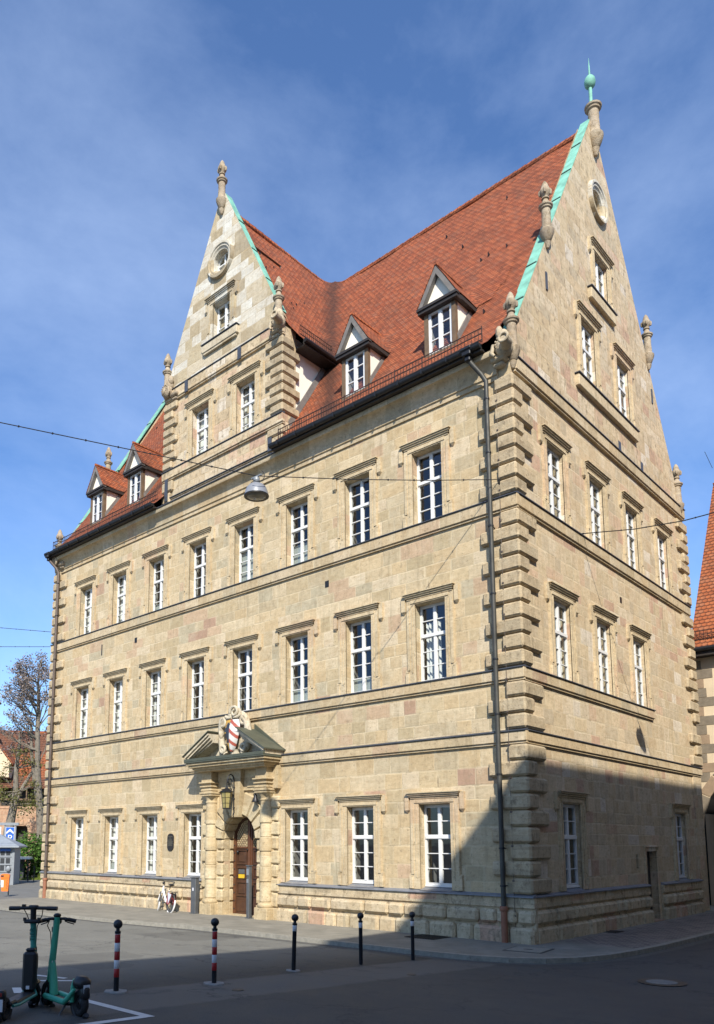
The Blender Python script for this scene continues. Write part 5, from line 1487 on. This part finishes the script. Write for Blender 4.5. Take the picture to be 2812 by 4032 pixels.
# --- bicycle leaning on the wall
def bicycle():
    dx, dy = -.95, .27; a = math.atan2(dy, dx)
    S = thing('bicycle', (-12.86, -.74, -.03), 'white bicycle with a red and white rear wheel panel, leaning on the plinth', 'bicycle', None, a)
    S.rotation_euler = Matrix.Rotation(a, 4, 'Z').to_euler()
    lean = radians(7)
    S.matrix_world = Matrix.Translation((-12.86, -.74, -.03)) @ Matrix.Rotation(a, 4, 'Z') @ Matrix.Rotation(lean, 4, 'X')
    BW = plain('bicycle_white', (.78, .78, .77), .35, 0, .04); R = .33
    def bw(x, steer=0):
        d = Vector((sin(steer), cos(steer), 0))
        s = M(); s.torus((x, 0, R), R - .024, .024, d, 36, 8); W = s.build('wheel', plain('bicycle_tyre', (.06, .06, .058), .8, 0, .2), S, 60)
        s = M(); s.torus((x, 0, R), R - .055, .012, d, 36, 6); s.build('rim', STEEL, W, 60)
        s = M(); t = Vector((cos(steer), -sin(steer), 0))
        for k in range(14):
            b_ = 2 * pi * k / 14; e = Vector((x, 0, R)) + (t * cos(b_) + Vector((0, 0, 1)) * sin(b_)) * (R - .05); s.tube([(x, 0, R), e], .003, 4)
        s.tube([Vector((x, 0, R)) - d * .05, Vector((x, 0, R)) + d * .05], .03, 8); s.build('spokes', STEEL, W)
        s = M(); s.torus((x, 0, R), R + .03, .028, d, 16, 6, 1.0 if x < .5 else .4, 3.4 if x < .5 else 2.7); s.build('mudguard', BW, S, 60)
    bw(0); bw(1.06, .35)
    s = M(); bb = (.44, 0, .30); hd0 = (.90, 0, .62); hd1 = (.84, 0, .86)
    s.tube([hd1, (.87, 0, .74), bb], [.03, .034, .036], 10); s.tube([hd0, hd1], .03, 10); s.tube([bb, (.28, 0, .74)], .022, 8)
    for sg in (-1, 1): s.tube([bb, (0, sg * .06, R)], .014, 6); s.tube([(.33, 0, .62), (0, sg * .06, R)], .012, 6); s.tube([(.90, 0, .63), (.95, sg * .06, .55), (1.06, sg * .06, R)], .018, 8)
    s.build('frame', BW, S, 50)
    s = M(); s.tube([(.28, 0, .72), (.23, 0, .88)], .015, 8); s.ell((.21, 0, .91), (.14, .07, .035), 12, 6); s.ell((.14, 0, .915), (.09, .1, .04), 10, 6); s.build('saddle', SBLK, S, 60)
    s = M(); s.tube([(.84, 0, .86), (.82, 0, 1.0)], .018, 8); s.tube([(.70, -.31, 1.02), (.80, -.15, 1.03), (.83, 0, 1.02), (.80, .15, 1.03), (.70, .31, 1.02)], .014, 8)
    for sg in (-1, 1): s.tube([(.69, sg * .32, 1.02), (.76, sg * .2, 1.03)], .02, 8)
    s.ell((.90, 0, .95), (.05, .05, .05), 8, 6); s.build('handlebar', SBLK, S, 60)
    for sg in (-1, 1):
        s = M(); q = [(-.20, .60), (.20, .66), (.22, .30), (.05, .24), (-.16, .36)]
        s.prism(q, lambda p, z: (p, sg * .075, z), lambda p, z: (p, sg * .085, z)); P = s.build('wheel_panel', [plain('panel_red', (.30, .02, .022), .5)], S)
        s = M(); s.prism([(-.15, .60), (.19, .65), (.05, .27)], lambda p, z: (p, sg * .085, z), lambda p, z: (p, sg * .089, z)); s.build('panel_sticker', STK, P)
        s = M(); s.prism([(-.20, .60), (-.14, .60), (-.06, .32), (-.17, .36)], lambda p, z: (p, sg * .085, z), lambda p, z: (p, sg * .088, z)); s.build('panel_edge', SBLK, P)
    s = M(); s.box(-.28, .22, -.08, .08, .67, .69); s.ell((-.28, 0, .62), (.03, .04, .05), 8, 6); s.build('luggage_rack', SBLK, S)
    s = M(); s.tube([(.42, -.02, .28), (.36, -.16, .02)], .012, 6); s.build('kickstand', STEEL, S)
    s = M(); s.tube([(.44, -.08, .30), (.44, .08, .30)], .02, 8); s.lathe([(.09, -.005), (.09, .005)], .44, 0, .30, 16)
    s.tube([(.44, .08, .30), (.36, .09, .16), (.36, .17, .16)], .014, 6); s.tube([(.44, -.08, .30), (.52, -.09, .44), (.52, -.17, .44)], .014, 6); s.build('pedals', SBLK, S)
bicycle()

# --- wires and hanging street lamps
WIREM = plain('wire', (.03, .03, .032), .5, .4)
def wire(name, pts, label, r_=.014, brackets=()):
    W = thing(name, pts[0], label, 'wire', 'wires slung across the street')
    s = M(); s.tube(pts, r_, 6)
    for i in range(len(pts) - 1):
        a, b = Vector(pts[i]), Vector(pts[i + 1]); k = int((b - a).length / .6)
        for j in range(k):
            p = a + (b - a) * (j + .5) / max(1, k); s.box(p.x - .013, p.x + .013, p.y - .013, p.y + .013, p.z - .018, p.z + .018)
    s.build('cable', WIREM, W)
    if brackets:
        s = M()
        for a, b in brackets: s.tube([a, b], .025, 6)
        s.build('wall_anchor', BLACK, W)
def street_lamp(x, y, z, label, R=.27):
    S = thing('hanging_street_lamp', (x, y, z + .45), label, 'street lamp', 'street lamps hanging from wires')
    s = M(); s.lathe([(.06, z + .30), (.09, z + .285), (.16, z + .25), (.215, z + .19), (.25, z + .10), (R, z + .0), (R - .01, z - .01), (R - .03, z + .0), (.2, z + .1)], x, y, 0, 24); s.build('lamp_shade', plain('lamp_grey', (.26, .27, .29), .35, .2, .08), S, 45)
    s = M(); s.lathe([(.0, z - .035), (.12, z - .03), (.2, z - .015), (R - .03, z + .005)], x, y, 0, 24); s.build('lens', plain('lamp_lens', (.10, .11, .10), .15, 0, .15), S, 50)
    s = M(); s.lathe([(R - .025, z - .012), (R + .006, z - .012), (R + .006, z + .012), (R - .025, z + .012)], x, y, 0, 24); s.build('rim', GUT, S, 45)
    s = M(); s.lathe([(.05, z + .44), (.07, z + .42), (.075, z + .36), (.05, z + .30)], x, y, 0, 12); s.box(x - .16, x + .16, y - .02, y + .02, z + .44, z + .465); s.build('hanger', GREYP, S)
    s = M(); s.torus((x + .24, y - .2, z + .33), .15, .008, (.7, -.6, .1), 14, 5, -1.6, 1.8); s.build('supply_cable', WIREM, S); s = M(); s.torus((x - .2, y + .16, z + .36), .12, .008, (.7, -.6, .1), 14, 5, 1.2, 4.2); s.build('supply_cable', WIREM, S)
lxp, lyp, lzp = -2.87, -6.37, 9.86
street_lamp(lxp, lyp, lzp, 'grey dome street lamp hanging in front of the sandstone facade')
A = Vector((-.36, -.16, 11.6)); Bp = Vector((lxp, lyp, lzp + .47))
wire('suspension_wire', [A, A + (Bp - A) * .33 - Vector((0, 0, .05)), A + (Bp - A) * .66 - Vector((0, 0, .05)), Bp, (-5.58, -10.95, 10.75), (-9.2, -18.4, 11.35), (-13, -26, 12.2)],
     'dark wire from the corner quoins that carries the dome lamp over the street', .010, [((-.36, -.02, 11.6), A), ((-.36, -.02, 11.3), A)])
street_lamp(4.1, 3.4, 10.17, 'grey dome street lamp over the side street, casting its shadow on the side wall')
wire('suspension_wire', [(.13, 3.85, 11.2), (1.6, 3.7, 10.87), (2.9, 3.54, 10.68), (4.1, 3.4, 10.63), (8, 3.0, 11.2), (12.4, 2.4, 12.0)], 'dark wire leaving the side wall above its string course to the right', .014, [((.02, 3.85, 11.2), (.13, 3.85, 11.2))])
street_lamp(-19.62, -4.15, 7.58, 'grey dome street lamp at the left edge, hanging in front of the bare tree', .3)
wire('suspension_wire', [(-26, -9.4, 7.6), (-19.62, -4.15, 8.05), (-19.0, -3.64, 8.13), (-23.0, .2, 9.4)], 'thin wire rising behind the lamp at the left edge towards the building corner', .012)
wire('suspension_wire', [(-23.0, .0, 11.15), (-27.5, -7.2, 10.6), (-34, -17, 11.5)], 'thin wire from the left corner of the building to the left edge, lower one', .012)
wire('suspension_wire', [(-23.0, .0, 11.84), (-27.5, -7.2, 12.0), (-34, -17, 13)], 'thin wire from the left corner of the building to the left edge, upper one', .012)

# ================================================================== NEIGHBOURING HOUSES
def quad_box_part(name, mat, parent, *boxes, c=0.0):
    s = M()
    for b in boxes: s.box(*b, c)
    return s.build(name, mat, parent)
CREAM = plain('ochre_plaster', (.62, .50, .34), .9, 0, .12, 1.2, .2)
BLK = [plain('grey_corner_stone', (.20, .165, .12), .9, 0, .25, 4, .4), plain('brown_corner_stone', (.30, .215, .14), .9, 0, .2, 4, .4)]
HR = thing('plastered_house', (5, 16, 0), 'ochre plastered house with grey corner stones and a steep tiled roof beyond the side wall', 'house')
RR = 2.4; cc = -.68 + RR
# the arch head is a lower hole filled round its curve
s2 = M(lambda u, n, z: (u, 16 - n, z))
wall_sheet(s2, -2.6, 11, -.3, 9.75, [(-.68, 4.12, -.3, 5.45)], depth=.01)
N_ = 20; s3 = M(lambda u, n, z: (u, 16 - n, z))
for i in range(N_):
    t0, t1 = pi * i / N_, pi * (i + 1) / N_
    a, b = (cc - RR * cos(t0), 3.0 + RR * sin(t0)), (cc - RR * cos(t1), 3.0 + RR * sin(t1))
    s2.poly([(a[0], 0, a[1]), (b[0], 0, b[1]), (b[0], 0, 5.45), (a[0], 0, 5.45)]); s3.poly([(a[0], 0, a[1]), (b[0], 0, b[1]), (b[0], -4, b[1]), (a[0], -4, a[1])])
s3.poly([(-.68, 0, -.3), (-.68, 0, 3.0), (-.68, -4, 3.0), (-.68, -4, -.3)]); s3.poly([(4.12, 0, -.3), (4.12, 0, 3.0), (4.12, -4, 3.0), (4.12, -4, -.3)])
s2.poly([(-.62, 0, -.3), (-.62, 0, 10), (-.62, -10, 10), (-.62, -10, -.3)]); s2.poly([(-.62, 0, 10), (-.62, -10, 10), (-.62, -5, 18.9)])
s2.build('wall', CREAM, HR)
s3.T = None; s3.box(-.8, 4.3, 19.9, 20.0, -.3, 5.5); s3.build('archway', plain('passage_shade', (.012, .011, .010), .9), HR)  # inner faces near black: the passage's shade is put into the colour
s = M()
for i in range(13):
    z = 4.75 + i * .375 - .375 * 0
    L = (.28, .62, .22, .9, .36)[i % 5]
    s.cur = i % 3 % 2; s.box(-1.4, -.62 + L, 15.985, 16.2, z + .005, z + .36)
for k in range(9):
    t0 = .2 + k * .3; s.cur = k % 2
    P = lambda r, t: (cc - r * cos(t), 3.0 + r * sin(t))
    q = [P(RR + .0, t0), P(RR + .0, t0 + .28), P(RR + .42, t0 + .28), P(RR + .42, t0)]
    s.prism(q, lambda a, b: (a, 15.98, b), lambda a, b: (a, 16.1, b))
s.build('corner_stone', BLK, HR)
s = M(); s.box(-.7, 11.1, 15.55, 16.0, 9.72, 10.0); s.build('eaves_board', TIMBERD, HR)
s = M(); s.tube([(-.75, 15.5, 9.98), (11, 15.5, 9.98)], .1, 8); s.build('gutter', GUT, HR)
s = M()
field(s, lin(-.74, 11.1, 30), lin(15.5, 21, 22), lambda x, y: 9.98 + (y - 15.5) * (1.25 if y < 16.2 else 1.0) + max(0, y - 16.2) * .70 + .02 * sin(x * 2.3 + y), lambda x, y: True)
field(s, [-.74, 11.1], [21, 26.5], lambda x, y: 9.98 + 5.5 * 1.0 + .7 * .25 + 4.8 * .70 - (y - 21) * 1.75, lambda x, y: True)
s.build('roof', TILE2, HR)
s = M()
for z in (.05, .22, .38): s.box(-.6, 11, 15.82, 15.85, 10.4 + z, 10.42 + z)
for i in range(80): s.box(-.6 + i * .14, -.585 + i * .14, 15.82, 15.84, 10.35, 10.82)
s.build('snow_guard', BLACK, HR)
s = M(); s.tube([(-.68, 20.9, 19.7), (-.95, 20.9, 20.6)], .012, 5); s.build('lightning_rod', BLACK, HR)

# the houses across the side street stand beside the viewer; their shadow lies over the street corner
TW = thing('town_house', (17.5, -19, 0), 'long rendered town house across the side street, outside the picture', 'house')
s = M(); s.box(13.1, 22, -66, 24, -.3, 18.7); s.build('wall', plain('grey_render', (.66, .62, .54), .9, 0, .08, 1), TW)
s = M(); EZ = 18.82
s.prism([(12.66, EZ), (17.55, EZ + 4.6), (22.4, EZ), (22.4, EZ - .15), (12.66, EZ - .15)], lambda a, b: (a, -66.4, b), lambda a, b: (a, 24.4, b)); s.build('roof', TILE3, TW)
for k in range(4):
    for j in range(12):
        y = -40 + j * 4.4; z = 1.4 + k * 4.4
        s = M(); s.box(13.04, 13.1, y - .62, y + .62, z, z + 2.2); f_ = s.build('window', WHITE, TW)
        s = M(); s.box(13.03, 13.05, y - .53, y - .03, z + .09, z + 2.1); s.box(13.03, 13.05, y + .03, y + .53, z + .09, z + 2.1); s.build('pane', plain('dark_pane', (.03, .035, .04), .08) if 'dark_pane' not in bpy.data.materials else bpy.data.materials['dark_pane'], f_)

# --- left background: everything stands on the far side of the street that passes the building
RZ = math.atan2(.80, .60)
CITY = sandstone('red_rubble', [(0, (.36, .19, .11)), (.3, (.42, .24, .14)), (.6, (.33, .18, .11)), (.8, (.45, .29, .18)), (1, (.38, .22, .14))], row=.33, mean=.45, seed=13, mort_amt=.5, mortar=(.36, .26, .17), stain=.6)
CW = thing('city_wall', (-47.6, 11.7, 0), 'old red rubble wall with a low dark arch behind the bush', 'wall', None, RZ)
s = M(lambda u, n, z: (u, -n, z)); wall_sheet(s, -14, 10, -.5, 5.05, [(-.35, .62, 2.0, 3.6)], depth=.8)
s.box(-14, 10, -.02, .05, 4.9, 5.1); s.poly([(-14, 0, 5.1), (10, 0, 5.1), (10, -1.4, 5.1), (-14, -1.4, 5.1)]); s.build('wall', CITY, CW)
s = M(); s.box(-.4, .7, .8, .85, 1.9, 3.8); s.build('arch_recess', TIMBERD, CW)
s = M()
for i in range(7):
    t = pi * (i + .5) / 7; s.prism([(.135 - .5 * cos(t - .2), 3.3 + .42 * sin(t - .2)), (.135 - .5 * cos(t + .2), 3.3 + .42 * sin(t + .2)), (.135 - .8 * cos(t + .2), 3.3 + .72 * sin(t + .2)), (.135 - .8 * cos(t - .2), 3.3 + .72 * sin(t - .2))], lambda a, b: (a, -.04, b), lambda a, b: (a, .1, b))
s.build('arch_stone', CITY, CW)
def far_house(name, loc, label, L, D, ze, zr, roofm, wallm, tower=False):
    Hs = thing(name, loc, label, 'house', None, RZ)
    s = M(); s.box(-L / 2, L / 2, 0, D, -.5, ze); s.poly([(-L / 2, 0, ze), (-L / 2, D, ze), (-L / 2, D / 2, zr)]); s.poly([(L / 2, 0, ze), (L / 2, D, ze), (L / 2, D / 2, zr)]); s.build('wall', wallm, Hs)
    s = M(); sl = (zr - ze) / (D / 2)
    field(s, lin(-L / 2 - .3, L / 2 + .3, 12), lin(-.5, D / 2, 12), lambda x, y: ze + .1 + sl * y + .04 * sin(x * 1.7 + y), lambda x, y: True)
    field(s, [-L / 2 - .3, L / 2 + .3], [D / 2, D + .5], lambda x, y: ze + .1 + sl * (D - y), lambda x, y: True)
    s.build('roof', roofm, Hs)
    s = M(); s.tube([(-L / 2 - .3, D / 2, zr + .1), (L / 2 + .3, D / 2, zr + .1)], .16, 8); s.build('ridge_cap', TILE2, Hs)
    return Hs
h = far_house('tiled_house', (-66.2, 20.0, 0), 'big house with a broad brown tiled roof far behind the trees', 24, 9, 8.6, 14.0, TILE3, CREAM)
s = M(); s.lathe([(1.5, 6), (1.5, 13.4), (1.7, 13.5), (1.7, 13.6), (.1, 13.7)], -2.7, -1.6, 0, 8); s.build('stair_turret', [plain('turret_stone', (.26, .21, .16), .9, 0, .3, 2)], h)
s = M(); s.lathe([(1.8, 13.6), (1.2, 14.6), (0, 17.5)], -2.7, -1.6, 0, 8); s.build('turret_roof', TILE2, h)
h = far_house('gallery_house', (-52.6, 14.3, 0), 'house with an orange tiled roof and a dark timber gallery above the rubble wall', 13, 5, 7.9, 9.75, TILE2, TIMBERD)
s = M(); s.prism([(-.2, 7.85), (-1.5, 6.85), (-1.5, 6.75), (-.2, 7.7)], lambda a, b: (-6.5, a, b), lambda a, b: (6.5, a, b)); s.build('lean_to_roof', TILE3, h)
s = M()
for i in range(14): s.box(-6.4 + i, -6.3 + i, -1.3, -1.2, 5.1, 6.85)
s.box(-6.5, 6.5, -1.32, -1.2, 5.75, 5.9); s.build('gallery_rail', TIMBER, h)
s = M(); s.box(-2.6, -.75, -1.7, .4, 7.6, 8.75); s.poly([(-2.8, -1.72, 8.7), (-.6, -1.72, 8.7), (-1.7, -1.72, 10.2)]); s.build('dormer', CREAM, h)
s = M(); s.prism([(-2.95, 8.6), (-1.7, 10.25), (-.45, 8.6), (-.45, 8.75), (-1.7, 10.45), (-2.95, 8.75)], lambda a, b: (a, -1.9, b), lambda a, b: (a, 2.4, b)); s.build('dormer_roof', TILE2, h)

# --- trees and shrubs
BARK = plain('bark', (.19, .165, .13), .95, 0, .4, 5, .8)
def leafmat(name, cols):
    t = NT(name); p = t.pos()
    g = t.n.new('ShaderNodeNewGeometry')
    c = t.ramp(g.outputs['Random Per Island'], cols)
    t.color(c); t.rough(.7); t.b.inputs['Specular IOR Level'].default_value = .2
    return t.m
SEED = leafmat('seed_clusters', [(0, (.15, .125, .11)), (.5, (.23, .185, .165)), (.8, (.19, .165, .165)), (1, (.28, .22, .185))])
OLIVE = leafmat('young_olive_leaves', [(0, (.085, .085, .022)), (.5, (.13, .115, .035)), (1, (.10, .13, .03))])
GREEN = leafmat('shrub_leaves', [(0, (.03, .075, .012)), (.4, (.055, .12, .02)), (.75, (.08, .15, .025)), (1, (.045, .10, .015))])
def leaves(mb, c, rad, n, size, flat=.5):
    for _ in range(n):
        v = Vector((random.gauss(0, 1), random.gauss(0, 1), random.gauss(0, .8)))
        p = Vector(c) + v * rad * .5
        a = Vector((random.uniform(-1, 1), random.uniform(-1, 1), random.uniform(-.6, .6))).normalized(); b = a.orthogonal().normalized()
        b = (Matrix.Rotation(random.uniform(0, 6.28), 3, a) @ b)
        k = size * random.uniform(.6, 1.3)
        mb.add([p - a * k, p + b * k * flat, p + a * k, p - b * k * flat], [[0, 1, 2, 3]])
def grow(tr, tips, p, d, L, r_, depth, spread=.6, up=.25):
    n_ = 4; pts = [p]; q = p.copy(); dd = d.copy()
    for i in range(n_):
        dd = (dd + Vector((random.uniform(-1, 1), random.uniform(-1, 1), random.uniform(-.5, .8))) * .16 + Vector((0, 0, up * .2))).normalized(); q = q + dd * L / n_; pts.append(q.copy())
    tr.tube(pts, [r_ * (1 - .45 * i / n_) for i in range(n_ + 1)], 6 if depth > 1 else 4)
    if depth == 0:
        tips.append(pts[-1]); tips.append(pts[-2]); return
    for k in range(random.choice((3, 4)) if depth > 1 else 3):
        i = random.choice((2, 3, 4, 4)); b = pts[i]
        nd = (dd + Vector((random.uniform(-1, 1), random.uniform(-1, 1), random.uniform(-.35, .7))) * spread).normalized()
        grow(tr, tips, b, nd, L * random.uniform(.6, .8), r_ * .5, depth - 1, spread, up)
random.seed(21)
T1 = thing('bare_tree', (-41.0, 9.85, -.1), 'tall thin tree with grey-brown seed clusters and hardly any leaves, left of the building', 'tree')
tr = M(); tips = []
trunk = [Vector(p) for p in ((-41.0, 9.9, -.2), (-41.0, 9.86, 2.8), (-40.87, 9.63, 4.6), (-40.62, 9.2, 7.2), (-40.40, 8.95, 9.6), (-40.28, 8.86, 11.8), (-40.2, 8.7, 13.6))]
tr.tube(trunk, [.34, .27, .24, .2, .17, .12, .06], 10)
tr.tube([trunk[2], (-40.95, 9.2, 6.4), (-40.75, 8.75, 8.6), (-40.68, 8.6, 10.4)], [.17, .14, .11, .07], 8)
for z0_, b_ in ((7.6, 3), (8.6, 3), (9.3, 4), (10.1, 4), (10.9, 5), (11.6, 5), (12.4, 5), (13.2, 5)):
    for k in range(b_):
        i = min(range(len(trunk)), key=lambda j: abs(trunk[j].z - z0_)); base = trunk[i].copy(); base.z = z0_
        a = random.uniform(0, 6.28); lat = -.35 if k % 2 == 0 else .1
        d = Vector((cos(a) - .45, sin(a) - .65, random.uniform(.15, .8))).normalized()
        grow(tr, tips, base, d, 1.35 if z0_ < 12 else .95, .055, 2, .8, .3)
tr.build('trunk', BARK, T1)
lf = M()
for t_ in tips: leaves(lf, t_, .34, 11, .07, .6)
lf.build('crown', SEED, T1)
T2 = thing('leaning_tree', (-42.9, 8.1, -.1), 'leaning tree with thick mossy trunk and olive leaves before the rubble wall', 'tree')
tr = M(); tips = []
tk = [Vector(p) for p in ((-42.75, 8.1, -.2), (-42.5, 8.28, 3.2), (-42.12, 8.38, 4.9), (-41.95, 8.37, 5.8), (-41.7, 8.2, 7.4), (-41.2, 8.1, 9.0), (-41.1, 8.0, 9.8))]
tr.tube(tk, [.42, .33, .25, .2, .15, .1, .06], 10); tr.tube([tk[2], (-41.6, 8.75, 6.2), (-41.0, 9.3, 7.6), (-40.8, 9.5, 8.6)], [.16, .13, .09, .05], 8)
for b_ in tk[2:5]:
    for k in range(6): grow(tr, tips, b_, Vector((random.uniform(-.8, 1), random.uniform(-.8, 1), random.uniform(-.3, .5))).normalized(), 1.0, .045, 1, .8, .0)
tr.build('trunk', BARK, T2)
lf = M()
for t_ in tips: leaves(lf, t_, .42, 20, .07, .6)
for c_ in ((-41.1, 9.2, 5.0), (-41.5, 8.8, 4.6), (-42.9, 7.7, 5.6), (-43.2, 7.4, 6.3), (-40.7, 9.7, 5.4)): leaves(lf, c_, .8, 170, .075, .6)
lf.build('crown', OLIVE, T2)
def shrub(loc, label, rx, ry, rz_, n_):
    Sh = thing('shrub', loc, label, 'bush')
    st = M(); lf = M()
    for k in range(14):
        a = random.uniform(0, 6.28); q = random.uniform(.2, .85); e = Vector((loc[0] + rx * q * cos(a), loc[1] + ry * q * sin(a), loc[2] + rz_ * random.uniform(.9, 1.7)))
        st.tube([(loc[0] + .2 * cos(a), loc[1] + .2 * sin(a), loc[2]), (Vector(loc) + e) / 2 + Vector((0, 0, .15)), e], [.03, .02, .01], 5)
    for k in range(n_):
        a = random.uniform(0, 6.28); cz = random.uniform(-1, 1); rr = random.uniform(.55, 1.05); sq = sqrt(1 - cz * cz)
        bump_ = 1 + .22 * sin(a * 3 + cz * 4) + .12 * sin(a * 7)
        leaves(lf, (loc[0] + rx * sq * cos(a) * rr * bump_, loc[1] + ry * sq * sin(a) * rr * bump_, loc[2] + rz_ + rz_ * cz * rr), .3, 9, .085, .6)
    st.build('stem', BARK, Sh); lf.build('foliage', GREEN, Sh)
shrub((-39.7, 8.3, -.05), 'dense bright green bush beside the left corner of the building', 1.25, 1.35, 1.5, 430)
shrub((-39.0, 9.5, -.05), 'taller green bush half hidden by the left corner of the building', .9, 1.0, 1.35, 230)
gr = M(); random.seed(5)
for k in range(2600):
    u, v = random.uniform(-3.2, 2.4), random.uniform(0, 2.2)
    x, y = -38.0 + .6 * u - .8 * v, 7.6 + .8 * u + .6 * v; hgt_ = random.uniform(.05, .14) + .25 * (random.random() > .9)
    a = random.uniform(0, 6.28); dx_, dy_ = .02 * cos(a), .02 * sin(a)
    gr.add([(x - dx_, y - dy_, -.03), (x + dx_, y + dy_, -.03), (x + random.uniform(-.05, .05), y + random.uniform(-.05, .05), hgt_)], [[0, 1, 2]])
gr.cur = 1; gr.poly([(-38 + .6 * u - .8 * v, 7.6 + .8 * u + .6 * v, -.024) for u, v in ((-3.3, -.05), (2.5, -.05), (2.5, 2.3), (-3.3, 2.3))])
o = gr.build('grass', [leafmat('grass_blades', [(0, (.09, .13, .02)), (1, (.14, .17, .03))]), plain('grass_ground', (.10, .12, .03), .95, 0, .3, 6)])
o['kind'] = 'stuff'; o['label'] = 'strip of grass at the foot of the bush'

# --- kiosk, parking sign, bin and posts
K = thing('kiosk', (-34.0, 2.76, -.08), 'small grey kiosk with a pyramid roof and barred panes at the left edge', 'kiosk', None, RZ)
quad_box_part('wall', GREYP, K, (-1.6, 1.46, .05, 2.2, 0, 2.16))
s = M()
for x in (-1.6, -.85, -.1, .62, 1.40): s.box(x - .035, x + .035, .0, .06, 0, 2.16)
for z in (.05, .75, 1.15, 1.6, 2.05): s.box(-1.6, 1.46, .01, .055, z, z + .06)
for k in range(1): s.box(1.43, 1.5, -.02, .06, 0, 2.16)
s.build('glazing_bar', GREYP, K)
KP = plain('kiosk_pane', (.04, .045, .05), .1)
for x in (-1.2, -.47, .26, 1.0):
    for z in (.82, 1.22, 1.67):
        for d in (-.15, .15): s = M(); s.box(x + d - .11, x + d + .11, .035, .052, z + .02, z + .32); s.build('pane', KP, K)
s = M(); s.add([(-1.95, -.35, 2.22), (1.75, -.35, 2.22), (1.75, 2.5, 2.22), (-1.95, 2.5, 2.22), (-.6, 1.1, 2.92), (.4, 1.1, 2.92)], [[0, 1, 5, 4], [1, 2, 5], [2, 3, 4, 5], [3, 0, 4], [3, 2, 1, 0]])
s.box(-1.98, 1.78, -.38, 2.53, 2.13, 2.215); s.build('roof', plain('grey_sheet_roof', (.30, .33, .36), .45, .2, .1), K)
s = M(); s.ell((1.2, -.06, .95), (.14, .08, .16), 10, 6); s.build('alarm_box', GREYP, K)
s = M(); s.box(.72, 1.28, -.03, .0, 1.92, 2.06); s.build('sign_strip', plain('sign_blue', (.012, .10, .42), .4), K)
PS = thing('parking_sign', (-36.1, 5.12, -.05), 'blue parking sign with white P under a white roof, in a grey frame', 'sign', None, RZ)
quad_box_part('frame', GREYP, PS, (-.32, -.24, 0, .12, 0, 3.4), (.28, .36, 0, .12, 0, 3.4), (-2.0, .5, -.05, .2, 3.4, 3.56))
quad_box_part('sign_board', bpy.data.materials['sign_blue'], PS, (-.235, .275, -.02, .03, 2.15, 3.3))
s = M()
for a, b, c, d in ((-.235, .275, 3.28, 3.30), (-.235, .275, 2.15, 2.17), (-.235, -.215, 2.17, 3.28), (.255, .275, 2.17, 3.28)): s.box(a, b, -.026, -.02, c, d)
for sg in (-1, 1): s.prism([(.02, 3.2), (.02, 3.05), (.02 + sg * .21, 2.88), (.02 + sg * .21, 3.0)], lambda a, b: (a, -.028, b), lambda a, b: (a, -.02, b))
s.build('symbol', BOLLW, PS)
text_mesh('letter', 'P', .55, BOLLW, PS, Matrix.Translation((.02, -.026, 2.62)) @ Matrix.Rotation(pi / 2, 4, 'X'))
s = M(); s.box(-1.6, -.5, .02, .06, 2.75, 3.3); s.build('white_panel', BOLLW, PS)
CN = thing('canopy', (-38.3, 7.1, -.05), 'low white flat canopy between the kiosk and the green bush', 'canopy', None, RZ)
quad_box_part('canopy_roof', plain('white_sheet', (.70, .71, .68), .5), CN, (-1.2, .55, -.3, 1.2, 1.33, 1.47))
quad_box_part('back_panel', plain('dark_panel', (.05, .055, .06), .5), CN, (-1.1, .1, .7, .8, 0, 1.33)); quad_box_part('post', BLACK, CN, (.42, .47, -.2, -.15, 0, 1.33)); quad_box_part('post', BLACK, CN, (-.6, -.55, -.2, -.15, 0, 1.33))
for (x, y), lab in (((-36.75, 6.0), 'thin black iron post nearest to the kiosk'), ((-36.2, 6.5), 'thin black iron post in the middle of three in front of the grass'), ((-35.95, 6.75), 'thin black iron post nearest to the building corner')):
    P = thing('iron_post', (x, y, -.03), lab, 'post', 'thin iron posts before the grass')
    ROOTLOC[P.name] = Vector()
    s = M(); s.tube([(0, 0, 0), (0, 0, .84)], .03, 8); s.build('shaft', BLACK, P, 50); s = M(); s.ell((0, 0, .87), (.045, .045, .045), 8, 6); s.build('knob', BLACK, P, 60)
LB = thing('litter_bin', (-24.2, -.83, -.03), 'orange litter bin on a thin grey post at the left edge', 'litter bin', None, RZ)
s = M(); s.tube([(0, .02, 0), (0, .02, .75)], .028, 10); s.build('post', STEEL, LB, 50)
s = M(); ORG = plain('bin_orange', (.72, .17, .02), .45, 0, .06)
s.prism([(-.25, .24), (.02, .24), (.05, .80), (.05, .88), (-.30, .88), (-.30, .80)], lambda a, b: (a, -.24, b), lambda a, b: (a, -.02, b)); B_ = s.build('bin_body', ORG, LB)
s = M(); s.prism([(-.31, .82), (.06, .82), (.06, .95), (-.02, .99), (-.24, .99), (-.31, .95)], lambda a, b: (a, -.26, b), lambda a, b: (a, -.0, b)); s.build('lid', ORG, LB)
s = M(); s.box(-.29, -.17, -.264, -.255, .86, .93); s.build('slot', BLACK, LB); s = M(); s.box(-.28, -.17, -.245, -.239, .42, .72); s.build('sticker', BOLLW, LB)
s = M()
for k in range(6):
    z = .36 + k * .065; s.box(-.06, .0, -.244, -.239, z, z + .012); s.box(-.06 + .045 * (k % 2), -.045 + .045 * (k % 2), -.244, -.239, z, z + .045)
s.build('lettering', TIMBERD, LB)
